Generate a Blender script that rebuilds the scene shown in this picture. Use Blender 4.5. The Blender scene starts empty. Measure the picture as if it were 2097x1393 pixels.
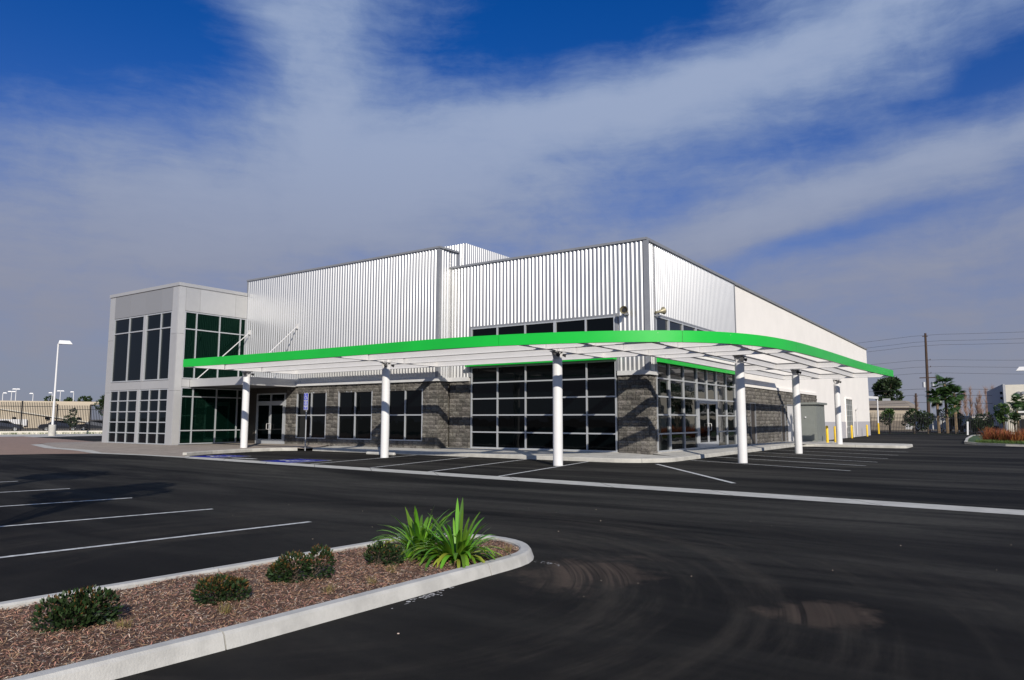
import bpy, bmesh, math, random
from mathutils import Vector, Matrix
random.seed(7)
R = math.radians
sc = bpy.context.scene
COL = sc.collection

# ------------------------------------------------------------------ camera
cam_d = bpy.data.cameras.new("camera"); cam = bpy.data.objects.new("camera", cam_d); COL.objects.link(cam)
yaw, pit, rol = R(-34.594), R(6.336), R(.074)
f = Vector((math.sin(yaw)*math.cos(pit), math.cos(yaw)*math.cos(pit), math.sin(pit)))
r = Vector((math.cos(yaw), -math.sin(yaw), 0)); u = r.cross(f)
r2 = r*math.cos(rol) + u*math.sin(rol); u2 = -r*math.sin(rol) + u*math.cos(rol)
M = Matrix((r2, u2, -f)).transposed().to_4x4(); M.translation = Vector((0, 0, 1.63))
cam.matrix_world = M
cam_d.sensor_width = 36; cam_d.lens = 1463/2097*36; cam_d.clip_start = .1; cam_d.clip_end = 6000
sc.camera = cam

# ------------------------------------------------------------------ light
SUN = Vector((1.05, -1.0, .72)).normalized()          # towards the sun
sun_d = bpy.data.lights.new("sun", 'SUN'); sun_d.energy = 4.7; sun_d.angle = R(.5); sun_d.color = (1, .93, .83)
sun = bpy.data.objects.new("sun", sun_d); COL.objects.link(sun)
sun.rotation_euler = SUN.to_track_quat('Z', 'Y').to_euler()
sc.view_settings.view_transform = 'Standard'; sc.view_settings.look = 'None'
sc.view_settings.exposure = 0; sc.view_settings.gamma = 1; sc.view_settings.use_curve_mapping = False
sc.cycles.max_bounces = 6; sc.cycles.transparent_max_bounces = 8
sc.cycles.sample_clamp_indirect = 6

class NT:
    """small helper around a node tree"""
    def __init__(s, nt): s.nt = nt; s.n = nt.nodes; s.l = nt.links
    def add(s, t, **kw):
        n = s.n.new(t)
        for k, v in kw.items(): setattr(n, k, v)
        return n
    def put(s, sock, v):
        if isinstance(v, bpy.types.NodeSocket): s.l.new(v, sock)
        elif v is not None: sock.default_value = v
    def math(s, op, a, b=None, c=None, clamp=False):
        n = s.add('ShaderNodeMath', operation=op, use_clamp=clamp)
        for i, v in enumerate((a, b, c)):
            if v is not None: s.put(n.inputs[i], v)
        return n.outputs[0]
    def mix(s, fac, a, b):
        n = s.add('ShaderNodeMix', data_type='RGBA')
        s.put(n.inputs[0], fac); s.put(n.inputs[6], a if not isinstance(a, tuple) else (*a, 1)[:4]); s.put(n.inputs[7], b if not isinstance(b, tuple) else (*b, 1)[:4])
        return n.outputs[2]
    def noise(s, vec, scale, detail=4, rough=.5, dist=0):
        n = s.add('ShaderNodeTexNoise'); s.put(n.inputs['Vector'], vec)
        n.inputs['Scale'].default_value = scale; n.inputs['Detail'].default_value = detail
        n.inputs['Roughness'].default_value = rough; n.inputs['Distortion'].default_value = dist
        return n.outputs[0]
    def ramp(s, v, a, b, lo=0., hi=1.):
        n = s.add('ShaderNodeMapRange', interpolation_type='SMOOTHSTEP'); s.put(n.inputs[0], v)
        n.inputs[1].default_value = a; n.inputs[2].default_value = b; n.inputs[3].default_value = lo; n.inputs[4].default_value = hi
        return n.outputs[0]
    def mapping(s, vec, loc=(0, 0, 0), rot=(0, 0, 0), scale=(1, 1, 1)):
        n = s.add('ShaderNodeMapping'); s.put(n.inputs[0], vec)
        n.inputs[1].default_value = loc; n.inputs[2].default_value = rot; n.inputs[3].default_value = scale
        return n.outputs[0]

# ------------------------------------------------------------------ sky
wd = bpy.data.worlds.new("World"); sc.world = wd; wd.use_nodes = True
W = NT(wd.node_tree); W.n.clear()
sky = W.add('ShaderNodeTexSky', sky_type='NISHITA'); sky.sun_disc = False
sky.sun_elevation = math.asin(SUN.z); sky.sun_rotation = math.atan2(SUN.x, SUN.y)
sky.air_density = 1.0; sky.dust_density = .6; sky.ozone_density = 2.5
tc = W.add('ShaderNodeTexCoord'); sep = W.add('ShaderNodeSeparateXYZ'); W.l.new(tc.outputs['Generated'], sep.inputs[0])
X, Y, Z = sep.outputs
az = W.math('MULTIPLY', W.math('ARCTAN2', X, Y), 180/math.pi)        # degrees, clockwise from +Y
el = W.math('MULTIPLY', W.math('ARCSINE', Z), 180/math.pi)
comb = W.add('ShaderNodeCombineXYZ'); W.l.new(az, comb.inputs[0]); W.l.new(el, comb.inputs[1])
ang = comb.outputs[0]
tint = W.add('ShaderNodeMix', data_type='RGBA', blend_type='MULTIPLY'); tint.inputs[0].default_value = 1
W.l.new(sky.outputs[0], tint.inputs[6]); tint.inputs[7].default_value = (.015, .40, 1.04, 1)
# the cirrus sheet: streaks that lean up to the right, broken by finer wisps
warp = W.add('ShaderNodeTexNoise'); W.l.new(ang, warp.inputs['Vector']); warp.inputs['Scale'].default_value = .07; warp.inputs['Detail'].default_value = 4
wv = W.add('ShaderNodeVectorMath', operation='MULTIPLY_ADD'); W.l.new(warp.outputs['Color'], wv.inputs[0]); wv.inputs[1].default_value = (9, 5, 0)
W.l.new(ang, wv.inputs[2])
wang = wv.outputs[0]
s1 = W.noise(W.mapping(wang, rot=(0, 0, R(-21)), scale=(.030, .17, 1)), 1, 6, .55)
s2 = W.noise(W.mapping(ang, rot=(0, 0, R(-17)), scale=(.06, .62, 1)), 1, 7, .6)
s3 = W.noise(W.mapping(wang, scale=(.11, .15, 1)), 1, 8, .62)
s4 = W.noise(W.mapping(wang, rot=(0, 0, R(-28)), scale=(.16, .55, 1)), 1, 8, .68)
def blob(ca, ce, ra, re, rot=0, w=1.):
    m = W.mapping(wang, loc=(0, 0, 0), rot=(0, 0, 0), scale=(1, 1, 1))
    sub = W.add('ShaderNodeVectorMath', operation='SUBTRACT'); W.l.new(m, sub.inputs[0]); sub.inputs[1].default_value = (ca+4.5, ce+2.5, 0)
    m2 = W.mapping(sub.outputs[0], rot=(0, 0, R(-rot)))
    sc2 = W.add('ShaderNodeVectorMath', operation='MULTIPLY'); W.l.new(m2, sc2.inputs[0]); sc2.inputs[1].default_value = (1/ra, 1/re, 0)
    ln = W.add('ShaderNodeVectorMath', operation='LENGTH'); W.l.new(sc2.outputs[0], ln.inputs[0])
    d2 = W.math('MULTIPLY', ln.outputs['Value'], ln.outputs['Value'])
    return W.math('MULTIPLY', W.math('POWER', 2.718, W.math('MULTIPLY', d2, -1)), w)
BLOBS = [(-50.5, 25.5, 4.5, 7, 8, .50), (-54, 28.5, 2.6, 2.6, 0, .30), (-46, 18.8, 19, 5, 4, .52), (-19, 25.2, 19, 2.3, 11, .62), (-11, 15.6, 16, 1.9, 12, .50), (-6, 10.5, 14, 1.6, 10, .22), (-60, 13, 14, 3.5, 6, .34),
         (-67, 26.0, 12.5, 5.4, 4, -.74), (-29, 31.0, 15, 3.4, 6, -.74), (-10, 20.6, 17, 2.0, 11, -.22), (3, 23.2, 7, 2.2, 14, -.38), (-52, 17.6, 4, 1.6, 0, -.16), (-9, 13.1, 9, .8, 9, -.30)]
tot = None
for b in BLOBS:
    v = blob(*b); tot = v if tot is None else W.math('ADD', tot, v)
cov = tot
for q, k in ((s1, .55), (s2, .36), (s3, .78), (s4, .50)):
    cov = W.math('ADD', cov, W.math('MULTIPLY', W.math('SUBTRACT', q, .5), k))
cov = W.math('ADD', cov, .61)
mask = W.ramp(cov, .12, .98)
eh = W.math('MULTIPLY', W.math('MAXIMUM', el, 0), 1/14.5)
haze = W.math('POWER', 2.718, W.math('MULTIPLY', W.math('POWER', eh, 2.0), -1))
cloudc = W.mix(haze, W.mix(W.ramp(cov, .55, 1.25), (.225, .315, .520), (.345, .425, .600)), (.285, .300, .385))
lay = W.mix(W.math('MULTIPLY', mask, .93), None, cloudc)
mixn = lay.node
bg_str = .09
skm = W.add('ShaderNodeVectorMath', operation='SCALE'); W.l.new(tint.outputs[2], skm.inputs[0]); skm.inputs['Scale'].default_value = bg_str
W.l.new(skm.outputs[0], mixn.inputs[6])
fin = W.mix(W.math('MULTIPLY', haze, .86), lay, (.268, .272, .328))
# keep the background node itself in the physical range: colour is divided by the strength
div = W.add('ShaderNodeVectorMath', operation='SCALE'); W.l.new(fin, div.inputs[0]); div.inputs['Scale'].default_value = 1/bg_str
bg = W.add('ShaderNodeBackground'); W.l.new(div.outputs[0], bg.inputs[0]); bg.inputs[1].default_value = bg_str
wo = W.add('ShaderNodeOutputWorld'); W.l.new(bg.outputs[0], wo.inputs[0])

# ------------------------------------------------------------------ materials
MATS = {}
def mat(name, col=(.5, .5, .5), rough=.6, metal=0., spec=.5, var=0., vscale=3., bump=0., bscale=40., coat=0., rnd=0., island=0., vcol=None, sub=None, trans=0.):
    m = bpy.data.materials.new(name); m.use_nodes = True; t = NT(m.node_tree)
    b = t.n['Principled BSDF']; b.inputs['Roughness'].default_value = rough; b.inputs['Metallic'].default_value = metal
    b.inputs['Specular IOR Level'].default_value = spec; b.inputs['Coat Weight'].default_value = coat; b.inputs['Coat Roughness'].default_value = .08
    o = t.add('ShaderNodeTexCoord').outputs['Object']; c = (*col, 1)
    if var or vcol:
        n = t.noise(o, vscale, 6, .6); dark = vcol or tuple(x*(1-var) for x in col)
        c = t.mix(t.ramp(n, .32, .68), dark, col)
    if rnd or island:
        s = t.add('ShaderNodeObjectInfo').outputs['Random'] if rnd else t.add('ShaderNodeNewGeometry').outputs['Random Per Island']
        k = rnd or island
        h = t.add('ShaderNodeHueSaturation'); t.put(h.inputs['Color'], c); h.inputs['Saturation'].default_value = 1
        t.put(h.inputs['Value'], t.ramp(s, 0, 1, 1-k, 1+k)); t.put(h.inputs['Hue'], t.ramp(t.math('FRACT', t.math('MULTIPLY', s, 7.3)), 0, 1, .5-.035*k, .5+.035*k)); c = h.outputs[0]
    t.put(b.inputs['Base Color'], c)
    if trans:
        tl = t.add('ShaderNodeBsdfTranslucent'); t.put(tl.inputs[0], c); ms = t.add('ShaderNodeMixShader'); ms.inputs[0].default_value = trans
        t.l.new(b.outputs[0], ms.inputs[1]); t.l.new(tl.outputs[0], ms.inputs[2]); t.l.new(ms.outputs[0], t.n['Material Output'].inputs[0])
    if bump:
        bp = t.add('ShaderNodeBump'); bp.inputs['Strength'].default_value = 1; bp.inputs['Distance'].default_value = bump
        t.put(bp.inputs['Height'], t.noise(o, bscale, 5, .6)); t.l.new(bp.outputs[0], b.inputs['Normal'])
    m['t'] = 1; MATS[name] = m
    return m

M_white = mat('white_render', (.85, .815, .765), .85, var=.05, vscale=.6, bump=.002, bscale=60)
M_dado = mat('grey_dado_paint', (.46, .45, .47), .8, var=.05)
M_steelw = mat('white_steel_paint', (.62, .61, .60), .45, var=.05, vscale=1.5)
M_col = mat('white_column_paint', (.74, .735, .73), .4, var=.05, vscale=2)
M_green = mat('green_fascia', (.006, .50, .045), .36, coat=.25, var=.10, vscale=.5, bump=.004, bscale=.9)
M_trim = mat('grey_metal_trim', (.30, .31, .33), .45, metal=.3, var=.1)
M_panel = mat('silver_panel', (.56, .56, .555), .5, metal=.45, var=.04, rnd=.05); M_panel2 = mat('grey_infill_panel', (.36, .365, .375), .5, metal=.4, rnd=.05)
M_alum = mat('aluminium_frame', (.50, .52, .54), .4, metal=.35)
M_ledge = mat('pale_ledge', (.60, .60, .59), .7, var=.1)
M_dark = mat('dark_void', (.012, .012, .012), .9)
M_brown = mat('dark_bronze_door', (.045, .037, .03), .5)
M_greyd = mat('grey_green_cabinet', (.20, .215, .20), .5, var=.08)
M_yell = mat('yellow_bollard', (.80, .52, .02), .5, var=.08)
M_conc = mat('concrete', (.50, .485, .44), .85, var=.22, vscale=2.2, bump=.003, bscale=60)
M_conc2 = mat('kerb_concrete', (.50, .49, .455), .85, var=.22, vscale=3.5, bump=.004, bscale=70)
M_paint = mat('white_road_paint', (.68, .68, .66), .7, var=.45, vscale=9)
M_blue = mat('blue_road_paint', (.010, .022, .27), .9, spec=.1, var=.2, vscale=4)
M_signblue = mat('sign_blue', (.02, .045, .50), .35)
M_signw = mat('sign_white', (.70, .70, .70), .5)
M_galv = mat('galvanised_post', (.55, .56, .57), .4, metal=.5)
M_black = mat('black_fence_paint', (.012, .012, .014), .45)
M_wood = mat('pole_wood', (.075, .045, .03), .9, var=.4, vscale=6)
M_wire = mat('wire', (.02, .02, .022), .6)
M_bark = mat('bark', (.09, .065, .045), .9, var=.4, vscale=8)
M_palmtrunk = mat('palm_trunk', (.24, .17, .10), .9, var=.4, vscale=5)
M_leafdark = mat('dark_leaf', (.030, .055, .018), .5, island=.5, trans=.15)
M_leafmid = mat('mid_leaf', (.05, .10, .022), .5, island=.5, trans=.2)
M_palm = mat('palm_leaf', (.038, .078, .02), .4, island=.4, trans=.2)
M_aga = mat('strap_leaf', (.125, .28, .02), .38, rnd=.45, trans=.3)
M_agay = mat('yellowing_leaf', (.34, .40, .05), .4, rnd=.2, trans=.25)
M_shrub = mat('shrub_leaf', (.020, .040, .012), .5, spec=.3, island=.45, trans=.08)
M_shrubr = mat('bronze_shrub_leaf', (.12, .062, .02), .5, spec=.3, island=.5, trans=.12)
M_rust = mat('rust_grass', (.26, .085, .03), .7, island=.55, trans=.3)
M_twig = mat('bare_twig', (.25, .16, .12), .9, island=.3)
M_lawn = mat('lawn', (.045, .09, .02), .8, var=.4, vscale=.5)
M_grass = mat('grass_blade', (.09, .15, .03), .6, island=.5, trans=.2)
M_beige = mat('beige_render', (.50, .43, .33), .85, var=.06, vscale=.5)
M_beiged = mat('brown_roofing', (.26, .22, .175), .85, var=.15)
M_cream = mat('cream_render', (.66, .62, .53), .85, var=.06)
M_greyw = mat('grey_side_wall', (.36, .37, .40), .85, var=.08)
M_soil = mat('dry_ground', (.17, .14, .10), .95, var=.3, vscale=.2)
M_mulch = mat('mulch_bed', (.13, .068, .045), .95, var=.55, vscale=22, bump=.02, bscale=60)
M_chip = mat('bark_chip', (.33, .185, .115), .9, island=.6)
M_chipl = mat('pale_chip', (.52, .42, .33), .85, island=.4)
M_carb = mat('dark_car_paint', (.02, .022, .03), .2, coat=.6)
M_carw = mat('white_car_paint', (.6, .6, .6), .3, coat=.5)
M_tyre = mat('tyre', (.015, .015, .015), .8)
M_brass = mat('weathered_horn', (.30, .27, .18), .45, metal=.4)
M_scuff = mat('spilt_plaster', (.45, .44, .43), .9, var=.3, vscale=20)

# glass: dark tint, faint float-glass waviness
def glass(name, col, spec=.5, ior=1.30, tintc=(1, 1, 1)):
    m = bpy.data.materials.new(name); m.use_nodes = True; t = NT(m.node_tree); b = t.n['Principled BSDF']
    b.inputs['Base Color'].default_value = (*col, 1); b.inputs['Roughness'].default_value = .02; b.inputs['IOR'].default_value = ior
    b.inputs['Specular IOR Level'].default_value = spec; b.inputs['Specular Tint'].default_value = (*tintc, 1)
    g = t.add('ShaderNodeNewGeometry').outputs['Position']
    bp = t.add('ShaderNodeBump'); bp.inputs['Distance'].default_value = .0035; t.put(bp.inputs['Height'], t.noise(g, 1.1, 2, .5)); t.l.new(bp.outputs[0], b.inputs['Normal'])
    return m
M_glass = glass('dark_tinted_glass', (.0015, .0025, .003))
M_glasst = glass('tower_glass', (.001, .0028, .005), ior=1.33, tintc=(.5, .85, 1))
M_glassg = glass('green_tinted_glass', (.001, .006, .004), ior=1.42, tintc=(.30, .95, .62))
M_glassb = glass('side_glass', (.002, .004, .004), ior=1.62)

# bare ribbed metal
m = mat('ribbed_metal', (.60, .60, .595), .31, metal=.74, var=.04, vscale=.8); M_rib = m

# split-face masonry block
M_block = mat('split_face_block', (.185, .172, .152), .95, var=.62, vscale=16, bump=.035, bscale=30, rnd=.34)
M_mortar = mat('mortar', (.10, .09, .075), .95)

# paving
def paver_mat(name, c1, c2, w=.2, h=.1):
    m = bpy.data.materials.new(name); m.use_nodes = True; t = NT(m.node_tree); b = t.n['Principled BSDF']; b.inputs['Roughness'].default_value = .9
    p = t.add('ShaderNodeNewGeometry').outputs['Position']
    br = t.add('ShaderNodeTexBrick'); t.put(br.inputs['Vector'], p); br.inputs['Scale'].default_value = 1
    br.inputs['Brick Width'].default_value = w; br.inputs['Row Height'].default_value = h; br.inputs['Mortar Size'].default_value = .006
    br.inputs['Color1'].default_value = (*c1, 1); br.inputs['Color2'].default_value = (*c2, 1); br.inputs['Mortar'].default_value = (.12, .1, .085, 1)
    n = t.noise(p, .8, 5, .6)
    t.put(b.inputs['Base Color'], t.mix(t.ramp(n, .3, .7, 0, .45), br.outputs[0], (c1[0]*.6, c1[1]*.6, c1[2]*.6)))
    return m
M_pavred = paver_mat('red_pavers', (.33, .215, .16), (.27, .185, .135))
M_pavtan = paver_mat('tan_pavers', (.34, .29, .24), (.28, .24, .20), .3, .3)

# asphalt: sealed, with sweep marks, tyre arcs and two dried mud patches
def asphalt():
    m = bpy.data.materials.new('sealed_asphalt'); m.use_nodes = True; t = NT(m.node_tree); b = t.n['Principled BSDF']
    p = t.add('ShaderNodeNewGeometry').outputs['Position']
    sp = t.add('ShaderNodeSeparateXYZ'); t.l.new(p, sp.inputs[0])
    def rad(cx, cy):
        dx = t.math('SUBTRACT', sp.outputs[0], cx); dy = t.math('SUBTRACT', sp.outputs[1], cy)
        return t.math('SQRT', t.math('ADD', t.math('MULTIPLY', dx, dx), t.math('MULTIPLY', dy, dy))), t.math('ARCTAN2', dy, dx)
    rr, th = rad(-6.2, 5.2)
    cb = t.add('ShaderNodeCombineXYZ'); t.put(cb.inputs[0], t.math('MULTIPLY', rr, 2.6)); t.put(cb.inputs[1], t.math('MULTIPLY', th, 1.1))
    arcs = t.ramp(t.noise(cb.outputs[0], 1, 6, .66), .42, .70)
    arcmask = t.math('MULTIPLY', t.ramp(rr, 2.0, 3.4), t.ramp(rr, 8.5, 5.0))
    arcs = t.math('MULTIPLY', arcs, arcmask); arcs = t.math('MULTIPLY', arcs, t.ramp(t.noise(p, .45, 3, .5), .32, .56))
    st = t.math('ADD', t.math('MULTIPLY', t.noise(t.mapping(p, rot=(0, 0, R(4)), scale=(.07, .45, 1)), 1, 6, .66, 1.2), .65), t.math('MULTIPLY', t.noise(t.mapping(p, rot=(0, 0, R(-35)), scale=(.06, .42, 1)), 1, 5, .62, 1.0), .35))
    streak = t.ramp(st, .40, .66)
    big = t.noise(p, .16, 4, .5); fine = t.noise(p, 190, 2, .6); med = t.noise(p, 7, 4, .6)
    base = t.mix(t.ramp(big, .3, .7), (.0045, .0042, .0043), (.0150, .0140, .0128))
    base = t.mix(t.math('MULTIPLY', streak, t.ramp(sp.outputs[1], 5, 12, .35, 1.)), base, (.058, .055, .047))
    base = t.mix(t.math('MULTIPLY', arcs, .58), base, (.060, .052, .042))
    base = t.mix(t.ramp(fine, .63, .80, 0, .5), base, (.085, .08, .075)); base = t.mix(t.ramp(t.noise(p, 60, 3, .7),   .52, .74, 0, .25), base, (.045, .042, .038))
    base = t.mix(t.ramp(med, .35, .65, 0, .25), base, (.010, .010, .011))
    # mud patches: soft blobs with ragged edge, cut by tread arcs
    def patch(cx, cy, ax, ay, rot, k):
        q = t.mapping(p, loc=(0, 0, 0)); s = t.add('ShaderNodeVectorMath', operation='SUBTRACT'); t.l.new(q, s.inputs[0]); s.inputs[1].default_value = (cx, cy, 0)
        mm = t.mapping(s.outputs[0], rot=(0, 0, R(rot))); sc_ = t.add('ShaderNodeVectorMath', operation='MULTIPLY'); t.l.new(mm, sc_.inputs[0]); sc_.inputs[1].default_value = (1/ax, 1/ay, 0)
        l = t.add('ShaderNodeVectorMath', operation='LENGTH'); t.l.new(sc_.outputs[0], l.inputs[0])
        d = t.math('ADD', l.outputs['Value'], t.math('MULTIPLY', t.math('SUBTRACT', t.noise(p, 1.9, 7, .68), .5), 2.0))
        return t.math('MULTIPLY', t.ramp(d, 1.0, .45), k)
    pt = t.math('MAXIMUM', patch(-3.75, 6.95, .75, 1.1, -4, 1.0), patch(-1.40, 6.66, .55, .58, 10, .95))
    tl = t.noise(t.mapping(cb.outputs[0], scale=(9, 1.5, 1)), 1, 2, .5); tread = t.ramp(tl, .40, .62)
    tm = t.ramp(t.noise(t.mapping(cb.outputs[0], scale=(1.1, .2, 1)), 1, 2, .5), .46, .54)
    pt = t.math('MULTIPLY', pt, t.math('SUBTRACT', 1, t.math('MULTIPLY', t.math('MULTIPLY', tread, tm), .8)))
    swirl = t.ramp(t.noise(t.mapping(cb.outputs[0], scale=(1.6, .5, 1)), 1, 4, .6), .3, .7, .45, 1)
    pt = t.math('MULTIPLY', pt, swirl)
    base = t.mix(t.math('MULTIPLY', pt, .8), base, (.098, .073, .056))
    t.put(b.inputs['Base Color'], base); b.inputs['Roughness'].default_value = .85; b.inputs['Specular IOR Level'].default_value = .07
    bp = t.add('ShaderNodeBump'); bp.inputs['Distance'].default_value = .004; t.put(bp.inputs['Height'], t.noise(p, 140, 3, .7)); t.l.new(bp.outputs[0], b.inputs['Normal'])
    return m
M_asph = asphalt()

# ------------------------------------------------------------------ mesh helpers
class MB:
    def __init__(s): s.v = []; s.f = []; s.m = []
    def add(s, vs, fs, mi=0):
        o = len(s.v); s.v += [tuple(v) for v in vs]; s.f += [tuple(i+o for i in q) for q in fs]; s.m += [mi]*len(fs); return s
    def box(s, x0, x1, y0, y1, z0, z1, mi=0):
        x0, x1 = sorted((x0, x1)); y0, y1 = sorted((y0, y1)); z0, z1 = sorted((z0, z1))
        return s.add([(x, y, z) for z in (z0, z1) for y in (y0, y1) for x in (x0, x1)],
                     [(0, 2, 3, 1), (4, 5, 7, 6), (0, 1, 5, 4), (2, 6, 7, 3), (1, 3, 7, 5), (0, 4, 6, 2)], mi)
    def bar(s, a, b, w, h, mi=0):
        a, b = Vector(a), Vector(b); d = (b-a).normalized(); sd = d.cross(Vector((0, 0, 1)))
        sd = Vector((1, 0, 0)) if sd.length < 1e-4 else sd.normalized(); up = sd.cross(d)
        vs = [p+sd*i*w/2+up*j*h/2 for p in (a, b) for j in (-1, 1) for i in (-1, 1)]
        return s.add(vs, [(0, 1, 3, 2), (4, 6, 7, 5), (0, 4, 5, 1), (2, 3, 7, 6), (1, 5, 7, 3), (0, 2, 6, 4)], mi)
    def tube(s, pts, rads, n=8, mi=0, cap=True):
        pts = [Vector(p) for p in pts]
        if not isinstance(rads, (list, tuple)): rads = [rads]*len(pts)
        o = len(s.v)
        for i, p in enumerate(pts):
            d = (pts[min(i+1, len(pts)-1)]-pts[max(i-1, 0)]).normalized(); a = d.orthogonal().normalized()
            if abs(d.z) > .9: a = Vector((1, 0, 0)); a = (a-d*a.dot(d)).normalized()
            b = d.cross(a)
            for k in range(n): s.v.append(tuple(p+(a*math.cos(2*math.pi*k/n)+b*math.sin(2*math.pi*k/n))*rads[i]))
        for i in range(len(pts)-1):
            for k in range(n):
                k2 = (k+1) % n; s.f.append((o+i*n+k, o+i*n+k2, o+(i+1)*n+k2, o+(i+1)*n+k)); s.m.append(mi)
        if cap:
            s.f.append(tuple(o+k for k in range(n))[::-1]); s.m.append(mi)
            e = o+(len(pts)-1)*n; s.f.append(tuple(e+k for k in range(n))); s.m.append(mi)
        return s
    def prism(s, poly, z0, z1, mi=0):
        n = len(poly); o = len(s.v)
        s.v += [(x, y, z0) for x, y in poly]+[(x, y, z1) for x, y in poly]
        s.f += [tuple(o+i for i in range(n))[::-1], tuple(o+n+i for i in range(n))]+[(o+i, o+(i+1) % n, o+n+(i+1) % n, o+n+i) for i in range(n)]
        s.m += [mi]*(n+2); return s
    def build(s, name, material, parent=None, smooth=False, bevel=0, tri=False):
        me = bpy.data.meshes.new(name)
        off = parent_loc(parent)
        me.from_pydata([(v[0]-off[0], v[1]-off[1], v[2]-off[2]) for v in s.v], [], s.f)
        ml = material if isinstance(material, (list, tuple)) else [material]
        for x in ml: me.materials.append(x)
        if len(ml) > 1: me.polygons.foreach_set('material_index', s.m)
        me.update()
        bm = bmesh.new(); bm.from_mesh(me)
        if bevel: bmesh.ops.bevel(bm, geom=bm.edges[:], offset=bevel, segments=1, affect='EDGES', clamp_overlap=True)
        if tri: bmesh.ops.triangulate(bm, faces=bm.faces[:])
        if not smooth or bevel: bmesh.ops.recalc_face_normals(bm, faces=bm.faces[:])
        bm.to_mesh(me); bm.free()
        if smooth:
            me.polygons.foreach_set('use_smooth', [True]*len(me.polygons))
            try: me.set_sharp_from_angle(angle=R(40))
            except Exception: pass
        o = bpy.data.objects.new(name, me); COL.objects.link(o)
        if parent: o.parent = parent
        return o
def parent_loc(p):
    l = Vector((0, 0, 0))
    while p is not None: l = l+Vector(p.location); p = p.parent
    return l
def tag(o, label, cat, group=None):
    o['label'] = label; o['category'] = cat
    if group: o['group'] = group
    return o
def thing(name, loc, label, cat, group=None):
    o = bpy.data.objects.new(name, None); COL.objects.link(o); o.location = loc; o.empty_display_size = .3
    return tag(o, label, cat, group)
def structure(o): o['kind'] = 'structure'; return o
def stuff(o): o['kind'] = 'stuff'; return o
def kids(o): return [c for c in bpy.data.objects if c.parent == o]
def copy_tree(o, loc, label, rz=None, scale=None, parent=None):
    c = o.copy(); COL.objects.link(c)
    if parent is None:
        c.location = loc; c['label'] = label
        if rz is not None: c.rotation_euler = (0, 0, rz)
        if scale is not None: c.scale = (scale,)*3
    else: c.parent = parent
    for k in o.children: copy_tree(k, None, None, parent=c)
    return c

# ------------------------------------------------------------------ ground
g = MB(); g.add([(-1500, -1500, -.06), (1500, -1500, -.06), (1500, 1500, -.06), (-1500, 1500, -.06)], [(0, 1, 2, 3)])
structure(g.build('ground', M_soil))
g = MB(); g.add([(-66, -60, 0), (45, -60, 0), (45, 96, 0), (-66, 96, 0)], [(0, 1, 2, 3)]); structure(g.build('asphalt_lot', M_asph))
g = MB(); g.add([(-66, -60, -.02), (-66, 26, -.02), (-72, 27, -.02), (-78, 60, -.02), (-66, 96, -.02)], [(0, 1, 2, 3, 4)][::1]); structure(g.build('driveway', M_asph))

def ribbon(name, a, b, w, z, material, parent=None):
    a, b = Vector((*a, 0)), Vector((*b, 0)); d = (b-a).normalized(); n = Vector((-d.y, d.x, 0))*w/2
    g = MB(); N = max(1, int((b-a).length/1.2)); vs = []; fs = []
    for i in range(N+1):
        p = a.lerp(b, i/N); j = random.uniform(-.004, .004)
        vs += [(p+n+n*j*8), (p-n+n*j*8)]
    vs = [(v.x, v.y, z) for v in vs]
    for i in range(N): fs.append((2*i, 2*i+1, 2*i+3, 2*i+2))
    g.add(vs, fs); return g.build(name, material, parent)
# concrete valley gutter
g = MB(); A0, A1 = Vector((-29.6, 18.0, 0)), Vector((30, 14.3, 0)); B0, B1 = Vector((-28.3, 17.05, 0)), Vector((30, 13.45, 0))
N = 20
for i in range(N):
    t0, t1 = i/N+.0002, (i+1)/N-.0002
    p = [A0.lerp(A1, t0), A0.lerp(A1, t1), B0.lerp(B1, t1), B0.lerp(B1, t0)]
    m0, m1 = (p[0]+p[3])/2, (p[1]+p[2])/2
    zs = .006
    vs = [(p[0].x, p[0].y, zs), (p[1].x, p[1].y, zs), (m1.x, m1.y, zs-.001), (m0.x, m0.y, zs-.001), (p[2].x, p[2].y, zs), (p[3].x, p[3].y, zs)]
    g.add(vs, [(0, 3, 2, 1), (3, 5, 4, 2)])
structure(g.build('gutter_strip', M_conc))

# parking lines: one painted line each
def line(a, b, w, label, group):
    o = ribbon('parking_line', a, b, w, .005, M_paint); tag(o, label, 'parking line', group)
LG = "white parking lines near the planted island"
ords = ['first', 'second', 'third', 'fourth', 'fifth', 'sixth']
for i, (a, b) in enumerate([((-9.25, 7.76), (-10.6, -1.0)), ((-12.0, 7.82), (-13.6, 0.5)), ((-15.03, 7.94), (-16.6, 1.5)), ((-18.2, 8.14), (-19.6, 2.5)), ((-21.42, 8.3), (-22.6, 3.5))]):
    line(a, b, .095, f'white parking line in the left foreground, {ords[i]} counted from the planted island', LG)
G2 = "white parking lines under the front canopy"
for i, (a, b) in enumerate([((-13.5, 24.8), (-12.12, 16.85)), ((-16.35, 24.75), (-14.93, 17.0)), ((-19.35, 24.7), (-17.78, 17.4)), ((-22.35, 24.75), (-21.0, 17.55))]):
    line(a, b, .10, ['white parking line under the third canopy column, ending at the front kerb', 'white parking line in front of the wide glass front, just left of the third column',
                     'white parking line in front of the stone corner left of the glass front', 'white parking line at the base of the second canopy column beside the wheel stop'][i], G2)
line((-10.71, 24.9), (-5.9, 18.63), .13, 'single slanting white line running out from the rounded kerb corner', G2)
for i in range(6):
    y1 = (25.3, 28.34, 31.04, 34.04, 37.58, 41.52)[i]
    line((-10.6, y1+.44*6.3), (-4.25, y1), .10, f'slanted white parking line beside the right-hand canopy columns, {ords[i]} from the camera', "slanted parking lines on the right side")
line((-26.95, 18.35), (-25.5, 18.45), .28, 'short white painted bar between the two blue accessible bay symbols', G2)

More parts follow.
